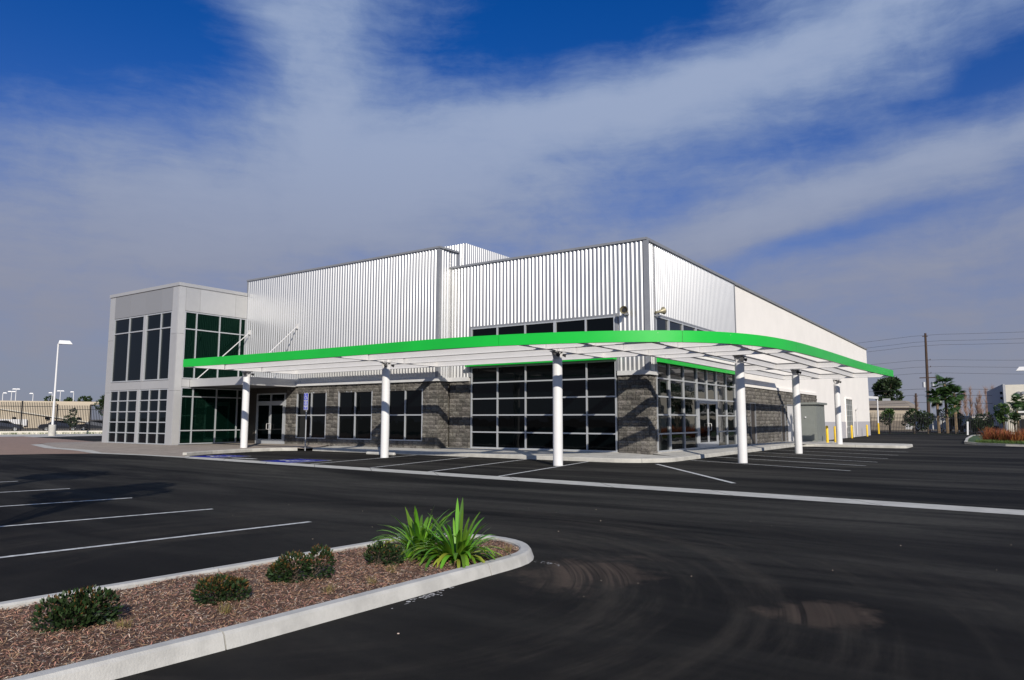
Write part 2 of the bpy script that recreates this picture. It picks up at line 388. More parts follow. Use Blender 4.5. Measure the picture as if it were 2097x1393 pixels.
# accessible symbols: blue square, white border and wheelchair figure
def wheelchair(g, f3, s):
    def P(x, y): return f3(x*s, y*s)
    def poly(pts): g.add([P(*q) for q in pts], [tuple(range(len(pts)))])
    def seg(a, b, w):
        ax, ay = a; bx, by = b; l = math.hypot(bx-ax, by-ay); nx, ny = -(by-ay)/l*w/2, (bx-ax)/l*w/2
        poly([(ax-nx, ay-ny), (bx-nx, by-ny), (bx+nx, by+ny), (ax+nx, ay+ny)])
    poly([(-.06+.085*math.cos(k*math.pi/5), .36+.085*math.sin(k*math.pi/5)) for k in range(10)])
    seg((-.06, .26), (-.03, -.04), .09); seg((-.045, .12), (.16, .12), .07)
    seg((-.03, -.04), (.17, -.04), .09); seg((.17, -.02), (.27, -.30), .085); seg((.25, -.30), (.36, -.27), .06)
    n = 14
    for k in range(n):
        a0, a1 = R(110+k*220/n), R(110+(k+1)*220/n)
        poly([(-.03+.27*math.cos(a0), -.14+.27*math.sin(a0)), (-.03+.27*math.cos(a1), -.14+.27*math.sin(a1)), (-.03+.20*math.cos(a1), -.14+.20*math.sin(a1)), (-.03+.20*math.cos(a0), -.14+.20*math.sin(a0))])
def bay_symbol(cx, cy, sx, sy, label):
    t = thing('accessible_bay_symbol', (cx, cy, 0), label, 'painted symbol', 'accessible bay symbols')
    g = MB(); g.add([(cx-sx/2, cy-sy/2, .005), (cx+sx/2, cy-sy/2, .005), (cx+sx/2, cy+sy/2, .005), (cx-sx/2, cy+sy/2, .005)], [(0, 1, 2, 3)]); g.build('border', M_paint, t)
    k = .07; g = MB(); g.add([(cx-sx/2+k, cy-sy/2+k, .009), (cx+sx/2-k, cy-sy/2+k, .009), (cx+sx/2-k, cy+sy/2-k, .009), (cx-sx/2+k, cy+sy/2-k, .009)], [(0, 1, 2, 3)]); g.build('blue_field', M_blue, t)
    g = MB(); wheelchair(g, lambda x, y: (cx-y*1.05, cy+x*1.05, .013), min(sx, sy)*.80); g.build('wheelchair_figure', M_paint, t)
bay_symbol(-23.1, 18.5, 2.0, 2.1, 'blue painted wheelchair square on the asphalt, nearer the blue sign post')
bay_symbol(-28.5, 18.75, 2.0, 1.9, 'blue painted wheelchair square on the asphalt, farther left beside the kerb')

# ------------------------------------------------------------------ kerbs
def sweep(name, pts, prof, material, parent=None, closed=False, smooth=False):
    """prof: list of (offset to the left of travel, z)"""
    P = [Vector((p[0], p[1], 0)) for p in pts]; zz = [p[2] if len(p) > 2 else 0 for p in pts]; n = len(P); g = MB(); o = 0; k = len(prof)
    for i in range(n):
        a = P[(i-1) % n] if (closed or i) else P[i]; b = P[(i+1) % n] if (closed or i < n-1) else P[i]
        d1 = (P[i]-a); d2 = (b-P[i])
        d1 = d1.normalized() if d1.length > 1e-6 else d2.normalized(); d2 = d2.normalized() if d2.length > 1e-6 else d1
        d = (d1+d2).normalized(); nn = Vector((-d.y, d.x, 0)); c = max(.5, nn.dot(Vector((-d1.y, d1.x, 0))))
        for (q, z) in prof: v = P[i]+nn*q/c; g.v.append((v.x, v.y, z*(1 if z <= 0 else 1)+zz[i]*(z > 0)))
    for i in range(n if closed else n-1):
        for j in range(k-1): a, b = i*k+j, ((i+1) % n)*k+j; g.f.append((a, a+1, b+1, b)); g.m.append(0)
    if not closed:
        g.f.append(tuple(range(k))); g.f.append(tuple((n-1)*k+j for j in range(k))[::-1]); g.m += [0, 0]
    return g.build(name, material, parent, smooth=smooth)
def kprof(w, h, bat=.03): return [(0, -.02), (-bat*0, 0.0), (bat, h-.022), (bat+.022, h), (w-.02, h), (w, h-.015), (w, -.02)]
def arc(cx, cy, rx, a0, a1, n, ry=None): return [(cx+rx*math.cos(R(a0+(a1-a0)*i/n)), cy+(ry or rx)*math.sin(R(a0+(a1-a0)*i/n))) for i in range(n+1)]
def split(path, L):
    """cut a polyline into pieces about L long"""
    out = []; cur = [path[0]]; acc = 0
    for a, b in zip(path, path[1:]):
        va, vb = Vector(a[:2]), Vector(b[:2]); d = (vb-va).length; pos = 0
        while acc+(d-pos) > L:
            pos += L-acc; q = va.lerp(vb, pos/d); cur.append((q.x, q.y)); out.append(cur); cur = [(q.x+(vb-va).normalized().x*.012, q.y+(vb-va).normalized().y*.012)]; acc = 0
        acc += d-pos; cur.append(b)
    if acc > .3: out.append(cur)
    return out
# the planted island: kerb pieces are parts of the island kerb
IH = .115
isl = thing('planted_island', (-5.7, 2, 0), 'rounded concrete kerb island with bark mulch in the left foreground', 'planting island')
outer = [(-4.98, -9.0), (-4.80, 1.5), (-4.66, 3.3), (-4.60, 5.0), (-4.555, 6.6)]+arc(-5.62, 6.75, 1.06, 3, 177, 16)+[(-6.69, 6.5), (-6.86, 4.6), (-7.05, 2.6), (-7.35, -.6), (-7.9, -9.0)]
for pc in split(outer, 3.05):
    if len(pc) > 1: sweep('kerb_piece', pc, kprof(.17, IH, .035), M_conc2, isl)
inner = []
for i, p in enumerate(outer):
    a = Vector(outer[max(i-1, 0)]); b = Vector(outer[min(i+1, len(outer)-1)]); d = (b-a).normalized(); inner.append((p[0]-d.y*.16, p[1]+d.x*.16))
# mulch bed: lumpy sheet + chips
def inside(x, y, poly):
    c = False; n = len(poly)
    for i in range(n):
        x1, y1 = poly[i]; x2, y2 = poly[(i+1) % n]
        if (y1 > y) != (y2 > y) and x < (x2-x1)*(y-y1)/(y2-y1)+x1: c = not c
    return c
from mathutils import noise as mn
def mz(x, y): return .075+.022*mn.noise(Vector((x*2.1, y*2.1, 0)))+.012*mn.noise(Vector((x*7, y*7, 3)))
bm = bmesh.new(); vs = [bm.verts.new((x, y, 0)) for x, y in inner]; fc = bm.faces.new(vs)
bmesh.ops.triangulate(bm, faces=bm.faces[:])
for _ in range(5):
    es = [e for e in bm.edges if e.calc_length() > .22]
    if not es: break
    bmesh.ops.subdivide_edges(bm, edges=es, cuts=1, use_grid_fill=False); bmesh.ops.triangulate(bm, faces=bm.faces[:])
for v in bm.verts: v.co.z = mz(v.co.x, v.co.y)
bmesh.ops.recalc_face_normals(bm, faces=bm.faces[:])
me = bpy.data.meshes.new('mulch_bed'); bm.to_mesh(me); bm.free(); me.materials.append(M_mulch)
mo = bpy.data.objects.new('mulch_bed', me); COL.objects.link(mo); mo.parent = isl; mo.location = -Vector(isl.location)
me.polygons.foreach_set('use_smooth', [True]*len(me.polygons))
def chips(name, n, lo, hi, wlo, whi, m, ymax=8, ymin=-.5):
    g = MB(); c = 0
    while c < n:
        x = random.uniform(-7.4, -4.4); y = ymin+(ymax-ymin)*random.random()
        if not inside(x, y, inner): continue
        c += 1; z = mz(x, y)+random.uniform(.002, .02); a = random.uniform(0, math.pi*2); L = random.uniform(lo, hi)*random.choice((.6, 1, 1.3)); w = random.uniform(wlo, whi)
        d = Vector((math.cos(a), math.sin(a), random.uniform(-.35, .35))).normalized(); s = d.cross(Vector((random.uniform(-.5, .5), random.uniform(-.5, .5), 1))).normalized()*w/2
        p = Vector((x, y, z)); b = Vector((0, 0, random.uniform(-.15, .25)*L))
        q = [p-d*L/2-s*.5, p-d*L/2+s*.5, p+s+b, p-s+b, p+d*L/2+s*.3, p+d*L/2-s*.3]
        g.add(q, [(0, 1, 2, 3), (3, 2, 4, 5)])
    o = g.build(name, m, isl); stuff(o); return o
chips('bark_chips', 42000, .018, .055, .0025, .008, M_chip)
chips('pale_bark_chips', 10500, .015, .06, .002, .006, M_chipl)
# plaster splash at the kerb foot and small litter
rs = random.Random(3); g = MB()
for cx, cy, sx, sy in [(-4.53+rs.gauss(0, .025)+max(0, rs.gauss(0, .04)), 5.25+rs.gauss(0, .16), rs.uniform(.006, .028), rs.uniform(.01, .045)) for _ in range(34)]+[(-4.42+rs.gauss(0, .09), 7.12+rs.gauss(0, .035), rs.uniform(.004, .02), rs.uniform(.004, .014)) for _ in range(26)]:
    pts = [(cx+sx*math.cos(k*.5)*random.uniform(.5, 1.1), cy+sy*math.sin(k*.5)*random.uniform(.5, 1.1), .005) for k in range(13)]; g.add(pts, [tuple(range(13))])
structure(g.build('plaster_stain', M_scuff))
g = MB()
for k in range(40):
    x, y = random.uniform(-12, 2), random.uniform(2.2, 12)
    if inside(x, y, outer): continue
    s = random.uniform(.002, .0055); g.box(x-s, x+s*random.uniform(.6, 2), y-s, y+s, .001, .001+s)
stuff(tag(g.build('gravel_grit', M_chipl), 'scattered pale grit on the dark asphalt in the foreground', 'grit'))

# building side kerb and pavement
KH = .155
front = [(-29.7, 24.9), (-22, 24.9), (-13.0, 24.9)]+arc(-12.75, 26.9, 2.0, -82, 0, 9)+[(-10.75, 30), (-10.75, 45.4)]
right = arc(-9.5, 45.6, 1.25, 180, 90, 6)+[(-5.5, 46.85)]+arc(-5.5, 47.5, .65, -80, 0, 4)+[(-4.85, 50.0)]+arc(-5.5, 50.1, .65, 0, 90, 4)+[(-9.5, 51.0), (-11.9, 51.15)]
kerb = front+right
kb = structure(bpy.data.objects.new('kerb', None)); COL.objects.link(kb)
for pc in split(kerb, 3.05):
    if len(pc) > 1: sweep('kerb_piece', pc, kprof(.16, KH, .015), M_conc, kb)
leftk = [(-30.4, 18.45), (-30.75, 20.0), (-31.1, 22.6)]+arc(-30.65, 23.6, .5, 190, 30, 5)
lk = [(-29.9, 18.1), (-30.75, 19.9), (-31.25, 22.4), (-31.2, 23.4), (-30.9, 24.0), (-30.4, 24.5)]
for pc in split(lk[::1], 3.05): sweep('kerb_piece', pc[::-1][::-1], [(0, -.02), (0, .13), (.02, KH), (.18, KH), (.2, .14), (.2, -.02)], M_conc, kb)
# pavement sheet: rises from the kerb top to the wall
innerk = []
for i, p in enumerate(kerb):
    a = Vector(kerb[max(i-1, 0)]); b = Vector(kerb[min(i+1, len(kerb)-1)]); d = (b-a).normalized(); innerk.append((p[0]-d.y*.15, p[1]+d.x*.15, KH-.006))
def sheet(name, pts, m, sub=0):
    bm = bmesh.new(); bm.faces.new([bm.verts.new(p) for p in pts]); bmesh.ops.triangulate(bm, faces=bm.faces[:])
    for f_ in bm.faces:
        if f_.normal.z < 0: f_.normal_flip()
    me = bpy.data.meshes.new(name); bm.to_mesh(me); bm.free(); me.materials.append(m); o = bpy.data.objects.new(name, me); COL.objects.link(o); return o
# front walk as strips so that the fall stays even
g = MB()
xs = [-29.7+i*(16.6/12) for i in range(13)]
for a, b in zip(xs, xs[1:]): g.add([(a+.006, 25.04, KH-.006), (b-.006, 25.04, KH-.006), (b-.006, 27.5, .265), (a+.006, 27.5, .265)], [(0, 1, 2, 3)])
cen = (-13.1, 27.5, .265); fan = [(-13.09, 25.04, KH-.006)]+[(x, y, KH-.006) for x, y in arc(-12.75, 26.9, 1.86, -82, 0, 9)]
for a, b in zip(fan, fan[1:]): g.add([cen, a, b], [(0, 1, 2)])
g.add([cen, fan[-1], (-10.89, 27.5, KH-.006)], [(0, 1, 2)])
ys = [27.5+i*(18.2/13) for i in range(14)]
for a, b in zip(ys, ys[1:]): g.add([(-12.3, a+.006, .265), (-10.89, a+.006, KH-.006), (-10.89, b-.006, KH-.006), (-12.3, b-.006, .265)], [(0, 1, 2, 3)])
g.add([(-12.3, 45.7, .265), (-10.62, 45.7, .149), (-10.2, 46.6, .149), (-9.5, 46.99, .15), (-5.5, 46.99, .15), (-5.0, 47.5, .15), (-5.0, 50.1, .15), (-5.5, 50.6, .15), (-9.5, 50.86, .15), (-12.3, 50.95, .2)], [tuple(range(10))])
structure(g.build('pavement', M_conc, tri=True))
g = MB(); g.add([(-12.3, 51.1, .2), (-9.9, 51.1, .13), (-9.9, 54.8, .13), (-12.3, 54.8, .2)], [(0, 1, 2, 3)]); g.box(-12.3, -9.88, 51.08, 54.82, -.02, .12); structure(g.build('equipment_pad', M_conc))
# plaza in front of the tower
pl = [(-28.9, 17.35, .012), (-31.8, 17.4, .012), (-35.7, 17.1, .012), (-39.1, 18.2, .012), (-43.9, 18.7, .012), (-50.5, 20.6, .012), (-54, 22.5, .012), (-53.2, 25.6, .03), (-45.6, 26.5, .195), (-45.6, 22.0, .195), (-37.8, 22.0, .195), (-37.8, 26.6, .2), (-30.3, 26.6, .25), (-29.7, 25.04, KH-.006), (-30.2, 24.75, .1), (-30.6, 24.3, KH-.006), (-31.0, 24.0, KH-.006), (-31.35, 23.4, KH-.006), (-31.42, 22.4, KH-.006), (-30.93, 19.9, .145), (-30.05, 18.2, .05)]
structure(sheet('plaza', pl, M_pavtan))
pr = [(-35.4, 16.95, .007), (-36.9, 15.2, .007), (-39, 11.0, .007), (-46, -2, .007), (-75, -2, .007), (-75, 29.2, .007), (-71.5, 28.6, .007), (-61.3, 27.0, .007), (-53.3, 25.4, .007), (-53.6, 22.3, .007), (-50.5, 20.3, .007), (-43.9, 18.35, .007), (-39.1, 17.85, .007)]
structure(sheet('red_paving', pr, M_pavred))
cbp = [(-28.2, 17.1, .018), (-31.8, 17.15, .018), (-35.6, 16.8, .018), (-39.1, 17.7, .018), (-43.9, 18.2, .018), (-50.5, 20.1, .018), (-50.9, 20.9, .02), (-43.9, 19.2, .02), (-39.1, 18.6, .022), (-36.0, 17.75, .022), (-31.8, 17.9, .022), (-29.4, 17.95, .02)]
structure(sheet('concrete_band', cbp, M_conc))
# wheel stop behind the second column
def wheel_stop(loc, label):
    g = MB(); o = len(g.v); pr_ = [(-.09, 0), (-.09, .06), (-.05, .11), (.05, .11), (.09, .06), (.09, 0)]
    for sx, k in ((-.9, .6), (-.86, 1), (.86, 1), (.9, .6)):
        g.v += [(sx, y*k, z*k if z else 0) for y, z in pr_]
    for i in range(3):
        for j in range(5): g.f.append((i*6+j, (i+1)*6+j, (i+1)*6+j+1, i*6+j+1)); g.m.append(0)
    g.f += [(0, 1, 2, 3, 4, 5), (23, 22, 21, 20, 19, 18)]; g.m += [0, 0]
    o = g.build('wheel_stop', M_conc2); o.location = loc; tag(o, label, 'wheel stop')
wheel_stop((-24.05, 24.15, 0), 'pale concrete wheel stop just behind the second canopy column')

# ------------------------------------------------------------------ the building
B = thing('commercial_building', (-25, 40, 0), 'large commercial building with ribbed metal upper walls, dark stone base and white rear wall', 'building')
YL, YR, XR = 26.45, 27.3, -12.05
PT, PL = 9.22, 10.13
def bx(name, m, *a, parent=B, **k): g = MB(); g.box(*a); return g.build(name, m, parent, **k)
# masses behind the cladding
bx('wall', M_white, -12.25, XR, 39.1, 58.81, 3.5, PT-.14); bx('wall', M_white, -12.25, XR, 58.812, 84.5, -.05, PT-.14)
bx('rear_wall', M_white, -58, -12.25, 84.3, 84.5, -.05, PT-.14)
bx('core_wall', M_mortar, -22.3, -12.25, YR+.12, 39.1, .0, 9.0)
bx('core_wall', M_mortar, -37.85, -22.75, YL+.14, 27.7, .0, 9.9)
bx('roof', M_trim, -58, -12.3, 39.0, 84.2, 8.5, 8.6); bx('roof', M_trim, -37.8, -12.4, 27.6, 39.0, 8.5, 8.6)
bx('side_wall', M_white, -58, -57.8, 39, 84.3, 0, 8.6)
# ribbed cladding
def ribs(rects, axis, plane, sign, name='ribbed_cladding', pitch=.2, side=False):
    """axis 'x': wall along X facing -Y; axis 'y': wall along Y facing +X"""
    g = MB(); D = .042; prof = [(0, 0), (.054, 0), (.104, D), (.150, D)]
    if side: D = .044; prof = [(0, 0), (.068, 0), (.105, D), (.163, D)]     # pan, flank, crown, flank back to the next pan
    for (a0, a1, z0, z1) in rects:
        pts = []; k = math.floor(a0/pitch)
        a = k*pitch
        while a < a1+pitch:
            for (q, h) in prof:
                x = a+q
                if a0 <= x <= a1: pts.append((x, h))
            a += pitch
        pts = [(a0, 0)]+pts+[(a1, 0)]
        o = len(g.v)
        for (x, h) in pts:
            for z in (z0, z1):
                g.v.append((x, plane-h, z) if axis == 'x' else (plane+h, x, z))
        for i in range(len(pts)-1):
            q = (o+2*i, o+2*i+2, o+2*i+3, o+2*i+1); g.f.append(q if axis == 'x' else q); g.m.append(0)
    return g.build(name, M_rib, B)
ribs([(-37.9, -22.72, 3.66, PL-.1)], 'x', YL, 1)
ribs([(-22.55, -21.32, 3.66, PT-.1), (-13.38, -12.17, 3.66, PT-.1), (-21.32, -13.38, 6.07, PT-.1)], 'x', YR, 1)
ribs([(YL+.15, YR, 3.66, PL-.1), (YR, 27.85, PT, PL-.1)], 'y', -22.6, 1)
ribs([(YR+.12, 28.1, 3.66, PT-.1), (28.1, 39.08, 6.07, PT-.1)], 'y', XR, 1, side=True)
# corner trims
for (x, y, z0, z1) in ((-22.66, YL-.05, 3.66, PL-.1), (-12.06, YR-.05, 3.66, PT-.1)):
    g = MB(); g.box(x-.07, x+.11, y-.005, y+.19, z0, z1); g.build('corner_trim', M_trim, B)
bx('corner_trim', M_trim, -38.0, -37.88, YL-.05, YL+.1, 3.7, PL-.1)
bx('corner_trim', M_trim, XR, XR+.06, 39.05, 39.13, 4.5, PT-.1)
bx('corner_trim', M_trim, -22.62, -22.54, 27.78, 27.9, PT, PL-.1)
bx('corner_trim', M_rib, -22.6, -22.42, YR-.045, YR-.002, 3.66, PT-.1)
# parapet caps
bx('parapet_cap', M_trim, -38.02, -22.50, YL-.09, YL+.25, PL-.1, PL)
bx('parapet_cap', M_trim, -22.85, -22.47, YL+.252, 27.92, PL-.1, PL)
bx('parapet_cap', M_trim, -22.495, -11.95, YR-.09, YR+.25, PT-.1, PT)
bx('parapet_cap', M_trim, -12.35, -11.945, YR+.252, 84.6, PT-.13, PT)
# ledge over the stone
bx('ledge', M_ledge, -33.2, -22.48, YL-.12, YL+.1, 3.47, 3.655)
bx('ledge', M_ledge, -22.6, -22.478, YL+.102, YR-.122, 3.47, 3.655)
bx('ledge', M_ledge, -22.598, -21.33, YR-.12, YR+.1, 3.47, 3.655)
bx('ledge', M_ledge, -13.38, -11.93, YR-.12, YR+.1, 3.47, 3.655)
bx('ledge', M_ledge, -12.1, -11.93, YR+.102, 28.08, 3.47, 3.655)
bx('ledge', M_white, XR-.02, -11.93, 38.9, 58.8, 3.47, 3.66)
# penthouse on the roof
g = MB(); D = .042; pitch = .2
pts = []
a = -34.0
while a < -26.05: pts += [(a, 0), (a+.054, 0), (a+.104, D), (a+.150, D)]; a += pitch
o = 0
for (x, h) in pts:
    for z in (8.5, 12.1): g.v.append((x, 32.9-h, z))
for i in range(len(pts)-1): g.f.append((2*i, 2*i+2, 2*i+3, 2*i+1)); g.m.append(0)
o = len(g.v); pts = []; a = 32.85
while a < 45: pts += [(a, 0), (a+.054, 0), (a+.104, D), (a+.150, D)]; a += pitch
for (y, h) in pts:
    for z in (8.5, 12.1): g.v.append((-26.05+h, y, z))
for i in range(len(pts)-1): g.f.append((o+2*i, o+2*i+2, o+2*i+3, o+2*i+1)); g.m.append(0)
g.build('roof_screen', M_rib, B)
bx('roof_screen_core', M_trim, -34, -26.12, 32.97, 45, 8.5, 12.06)

# windows: frame = part, panes = sub-parts
def window(name, axis, plane, us, zs, thick=(), fw=.055, dep=.10, gm=None, parent=B, skip=(), zthick=(), out=0.):
    g = MB()
    def bb(u0, u1, z0, z1, d0, d1):
        if axis == 'x': g.box(u0, u1, plane+d0, plane+d1, z0, z1)
        else: g.box(plane-d1, plane-d0, u0, u1, z0, z1)
    for i, u_ in enumerate(us):
        w = fw*(1.9 if i in thick else 1)
        a, b = u_-w/2, u_+w/2
        if i == 0: a, b = u_, u_+w
        if i == len(us)-1: a, b = u_-w, u_
        z0 = zs[0]
        bb(a, b, z0, zs[-1], -.012, dep)
    for j, z_ in enumerate(zs):
        w = fw*(1.5 if j in zthick else 1)
        a, b = z_-w/2, z_+w/2
        if j == 0: a, b = z_, z_+w
        if j == len(zs)-1: a, b = z_-w, z_
        for i in range(len(us)-1):
            if (i, j) in skip or (j > 0 and j < len(zs)-1 and (i, j-1) in skip and (i, j) in skip): continue
            wl = fw*(1.9 if i in thick else 1)*(.5 if i else 1); wr = fw*(1.9 if i+1 in thick else 1)*(.5 if i+1 < len(us)-1 else 1)
            if any(s == (i, j) for s in skip): continue
            if j > 0 and (i, j-1, 'h') in skip: continue
            bb(us[i]+wl+.001, us[i+1]-wr-.001, a, b, 0, dep-.002)
    fr = g.build(name, M_alum, parent)
    off = parent_loc(fr)
    for i in range(len(us)-1):
        for j in range(len(zs)-1):
            if (i, j) in skip: continue
            u0, u1, z0, z1 = us[i]+.01, us[i+1]-.01, zs[j]+.01, zs[j+1]-.01
            du, dz = random.gauss(0, .0016), random.gauss(0, .0012)
            g = MB(); d = .055+.004
            vs = []
            for (uu, zz) in ((u0, z0), (u1, z0), (u1, z1), (u0, z1)):
                dd = d+du*(uu-(u0+u1)/2)+dz*(zz-(z0+z1)/2)
                vs.append((uu, plane+dd, zz) if axis == 'x' else (plane-dd, uu, zz))
            g.add(vs, [(0, 1, 2, 3)]); p = g.build('pane', gm or M_glass, fr)
    return fr
# big front glazing, clerestory and the two on the right side
FX = [-21.22, -19.65, -18.07, -16.47, -14.9, -13.48]
ROWS = [.27, 1.03, 1.83, 2.60, 3.37, 4.13]
window('storefront_window', 'x', YR-.02, FX, ROWS, thick=(3,), fw=.06)
window('clerestory_window', 'x', YR-.05, FX, [4.72, 6.03], thick=(3,), fw=.07)
bx('infill_panel', M_steelw, -21.3, -13.4, YR-.03, YR+.1, 4.29, 4.70)
bx('corner_trim', M_trim, -21.34, -21.24, YR-.06, YR+.05, 3.66, 6.12); bx('corner_trim', M_trim, -13.46, -13.36, YR-.06, YR+.05, 3.66, 6.12)
bx('head_trim', M_trim, -21.24, -13.46, YR-.065, YR+.05, 6.03, 6.10)
bx('green_awning_strip', M_green, -21.3, -13.42, YR-.42, YR-.03, 4.14, 4.27)
SY = [28.12, 29.52, 31.2, 32.88, 34.28, 35.66, 37.2, 38.72]
window('side_storefront_window', 'y', XR+.03, SY, ROWS, thick=(1, 3, 5), fw=.065, gm=M_glassb, skip=((3, 0), (3, 1), (3, 2), (4, 0), (4, 1), (4, 2)))
window('side_clerestory_window', 'y', XR+.05, [28.12, 29.55, 31.2, 32.9, 34.5, 36.0, 37.4, 38.72], [4.72, 6.03], thick=(1, 3, 5), fw=.07, gm=M_glassb)
bx('infill_panel', M_white, XR-.1, XR+.03, 28.1, 39.1, 4.29, 4.70); bx('infill_panel', M_white, XR-.1, XR+.02, 38.74, 39.1, 3.66, 6.07)
bx('corner_trim', M_trim, XR-.05, XR+.062, 28.02, 28.1, 3.66, 6.12)
bx('head_trim', M_trim, XR-.05, XR+.065, 28.1, 38.8, 6.03, 6.10)
bx('green_awning_strip', M_green, XR+.045, XR+.16, 28.1, 38.74, 4.03, 4.27)
bx('plinth', M_conc, -21.3, -13.4, YR-.06, YR+.1, .1, .268); bx('plinth', M_conc, XR-.1, XR+.08, 28.1, 38.74, .1, .268)

# glazed double doors
def door_leaf(axis, plane, u0, u1, z0, z1, hand):
    g = MB()
    def bb(g, a, b, c, d, d0, d1):
        if axis == 'x': g.box(a, b, plane+d0, plane+d1, c, d)
        else: g.box(plane-d1, plane-d0, a, b, c, d)
    s = .09
    bb(g, u0, u0+s, z0, z1, -.02, .04); bb(g, u1-s, u1, z0, z1, -.02, .04)
    bb(g, u0+s, u1-s, z0, z0+.27, -.02, .04); bb(g, u0+s, u1-s, z1-.1, z1, -.02, .04)
    d = g.build('door', M_alum, B)
    g = MB(); bb(g, u0+s, u1-s, z0+.27, z1-.1, .005, .012); g.build('pane', M_glass, d)
    uh = u1-s/2-.01 if hand > 0 else u0+s/2+.01
    g = MB(); zc = z0+1.0
    def P(u_, dd, z): return (u_, plane+dd, z) if axis == 'x' else (plane-dd, u_, z)
    k = .14*(-hand)
    g.tube([P(uh, -.02, zc-.16), P(uh, -.09, zc-.16), P(uh+k, -.09, zc-.16), P(uh+k, -.09, zc+.16), P(uh, -.09, zc+.16), P(uh, -.02, zc+.16)], .016, 6)
    g.build('handle', M_steelw, d)
for s, (a, b) in ((1, (33.0, 34.27)), (-1, (34.28, 35.55))): door_leaf('y', XR+.03, a, b, .28, 2.50, s)
bx('door_frame', M_alum, XR-.06, XR+.035, 32.9, 32.99, .27, 2.55); bx('door_frame', M_alum, XR-.06, XR+.035, 35.56, 35.64, .27, 2.55); bx('door_frame', M_alum, XR-.06, XR+.04, 32.99, 35.56, 2.505, 2.60)
# recessed door under the small awning
for s, (a, b) in ((1, (-36.55, -35.34)), (-1, (-35.33, -34.12))): door_leaf('x', YL, a, b, .2, 2.52, s)
window('transom_window', 'x', YL, [-36.65, -35.335, -34.02], [2.60, 3.12], fw=.07)
bx('door_frame', M_alum, -36.65, -36.56, YL-.02, YL+.1, .2, 2.59); bx('door_frame', M_alum, -34.11, -34.02, YL-.02, YL+.1, .2, 2.59); bx('door_frame', M_alum, -36.56, -34.11, YL-.02, YL+.1, 2.525, 2.595)
bx('door_surround', M_brown, -37.85, -36.66, YL+.0, YL+.13, .1, 3.5); bx('door_surround', M_brown, -36.66, -34.01, YL+.02, YL+.13, 3.13, 3.5)
# three square windows in the stone
WINS = [(-33.05, -30.57), (-29.62, -27.05), (-25.92, -23.58)]
for a, b in WINS:
    window('window', 'x', YL+.03, [a, (a+b)/2, b], [.56, 1.84, 3.12], fw=.06)

# split-face blocks: one object each for the largest, the rest joined
bvar = []
for k in range(8):
    bm = bmesh.new(); W_, H_, D_ = .397, .197, .1
    nx, nz = 4, 2; grid = [[None]*(nz+1) for _ in range(nx+1)]
    for i in range(nx+1):
        for j in range(nz+1):
            e = i in (0, nx) or j in (0, nz)
            grid[i][j] = bm.verts.new((i*W_/nx, 0 if e else -random.uniform(.008, .055), j*H_/nz))
            if e: grid[i][j].co.y = -random.uniform(0, .008)
    for i in range(nx):
        for j in range(nz): bm.faces.new((grid[i][j], grid[i+1][j], grid[i+1][j+1], grid[i][j+1]))
    ring = [grid[i][0] for i in range(nx+1)]+[grid[nx][j] for j in range(1, nz+1)]+[grid[i][nz] for i in range(nx-1, -1, -1)]+[grid[0][j] for j in range(nz-1, 0, -1)]
    back = [bm.verts.new((v.co.x, D_, v.co.z)) for v in ring]
    for i in range(len(ring)): bm.faces.new((ring[i], back[i], back[(i+1) % len(ring)], ring[(i+1) % len(ring)]))
    bmesh.ops.recalc_face_normals(bm, faces=bm.faces[:])
    me = bpy.data.meshes.new('block'); bm.to_mesh(me); bm.free(); me.materials.append(M_block); bvar.append(me)
blocks = []
def lay(axis, plane, u0, u1, z0, z1, holes, flip=False):
    rows = round((z1-z0)/.205); H_ = (z1-z0)/rows
    for rj in range(rows):
        z = z0+rj*H_; u_ = u0-(.2 if rj % 2 else 0)
        while u_ < u1-.02:
            bl = .4 if random.random() < .72 else .2
            a, b = max(u_, u0), min(u_+bl, u1); u_ += bl
            segs = [(a, b)]
            for (h0, h1, hz0, hz1) in holes:
                if z+H_*.5 > hz0 and z+H_*.5 < hz1:
                    ns = []
                    for (p, q) in segs:
                        if q <= h0 or p >= h1: ns.append((p, q)); continue
                        if p < h0: ns.append((p, h0))
                        if q > h1: ns.append((h1, q))
                    segs = ns
            for (p, q) in segs:
                if q-p < .04: continue
                k_ = random.uniform(-.014, .010); blocks.append((axis, plane+(k_ if axis == 'x' else -k_), p+.006, q-.006, z+.006, z+H_-.006))
lay('x', YL+.03, -33.98, -22.62, .12, 3.47, [(a-.005, b+.005, .54, 3.14) for a, b in WINS])
lay('x', YR+.0, -22.56, -21.28, .14, 3.47, [])
lay('x', YR+.0, -13.42, -12.07, .14, 3.47, [])
lay('y', XR-.0, YR+.06, 28.1, .14, 3.47, [])
lay('y', -22.6, YL+.06, YR-.05, .14, 3.47, [])
lay('y', XR+.03, 38.8, 58.8, .10, 3.47, [(41.25, 42.35, 0, 2.62), (47.95, 49.1, 0, 2.62), (49.5, 51.3, 0, 2.66)])
def bdist(b):
    ax, pl_, p, q, z0, z1 = b; x, y = ((p+q)/2, pl_) if ax == 'x' else (pl_, (p+q)/2)
    d = math.hypot(x, y); vis = abs(y)/d if ax == 'x' else abs(x)/d
    return -(q-p)*vis/d/d
blocks.sort(key=bdist)
rest = MB()
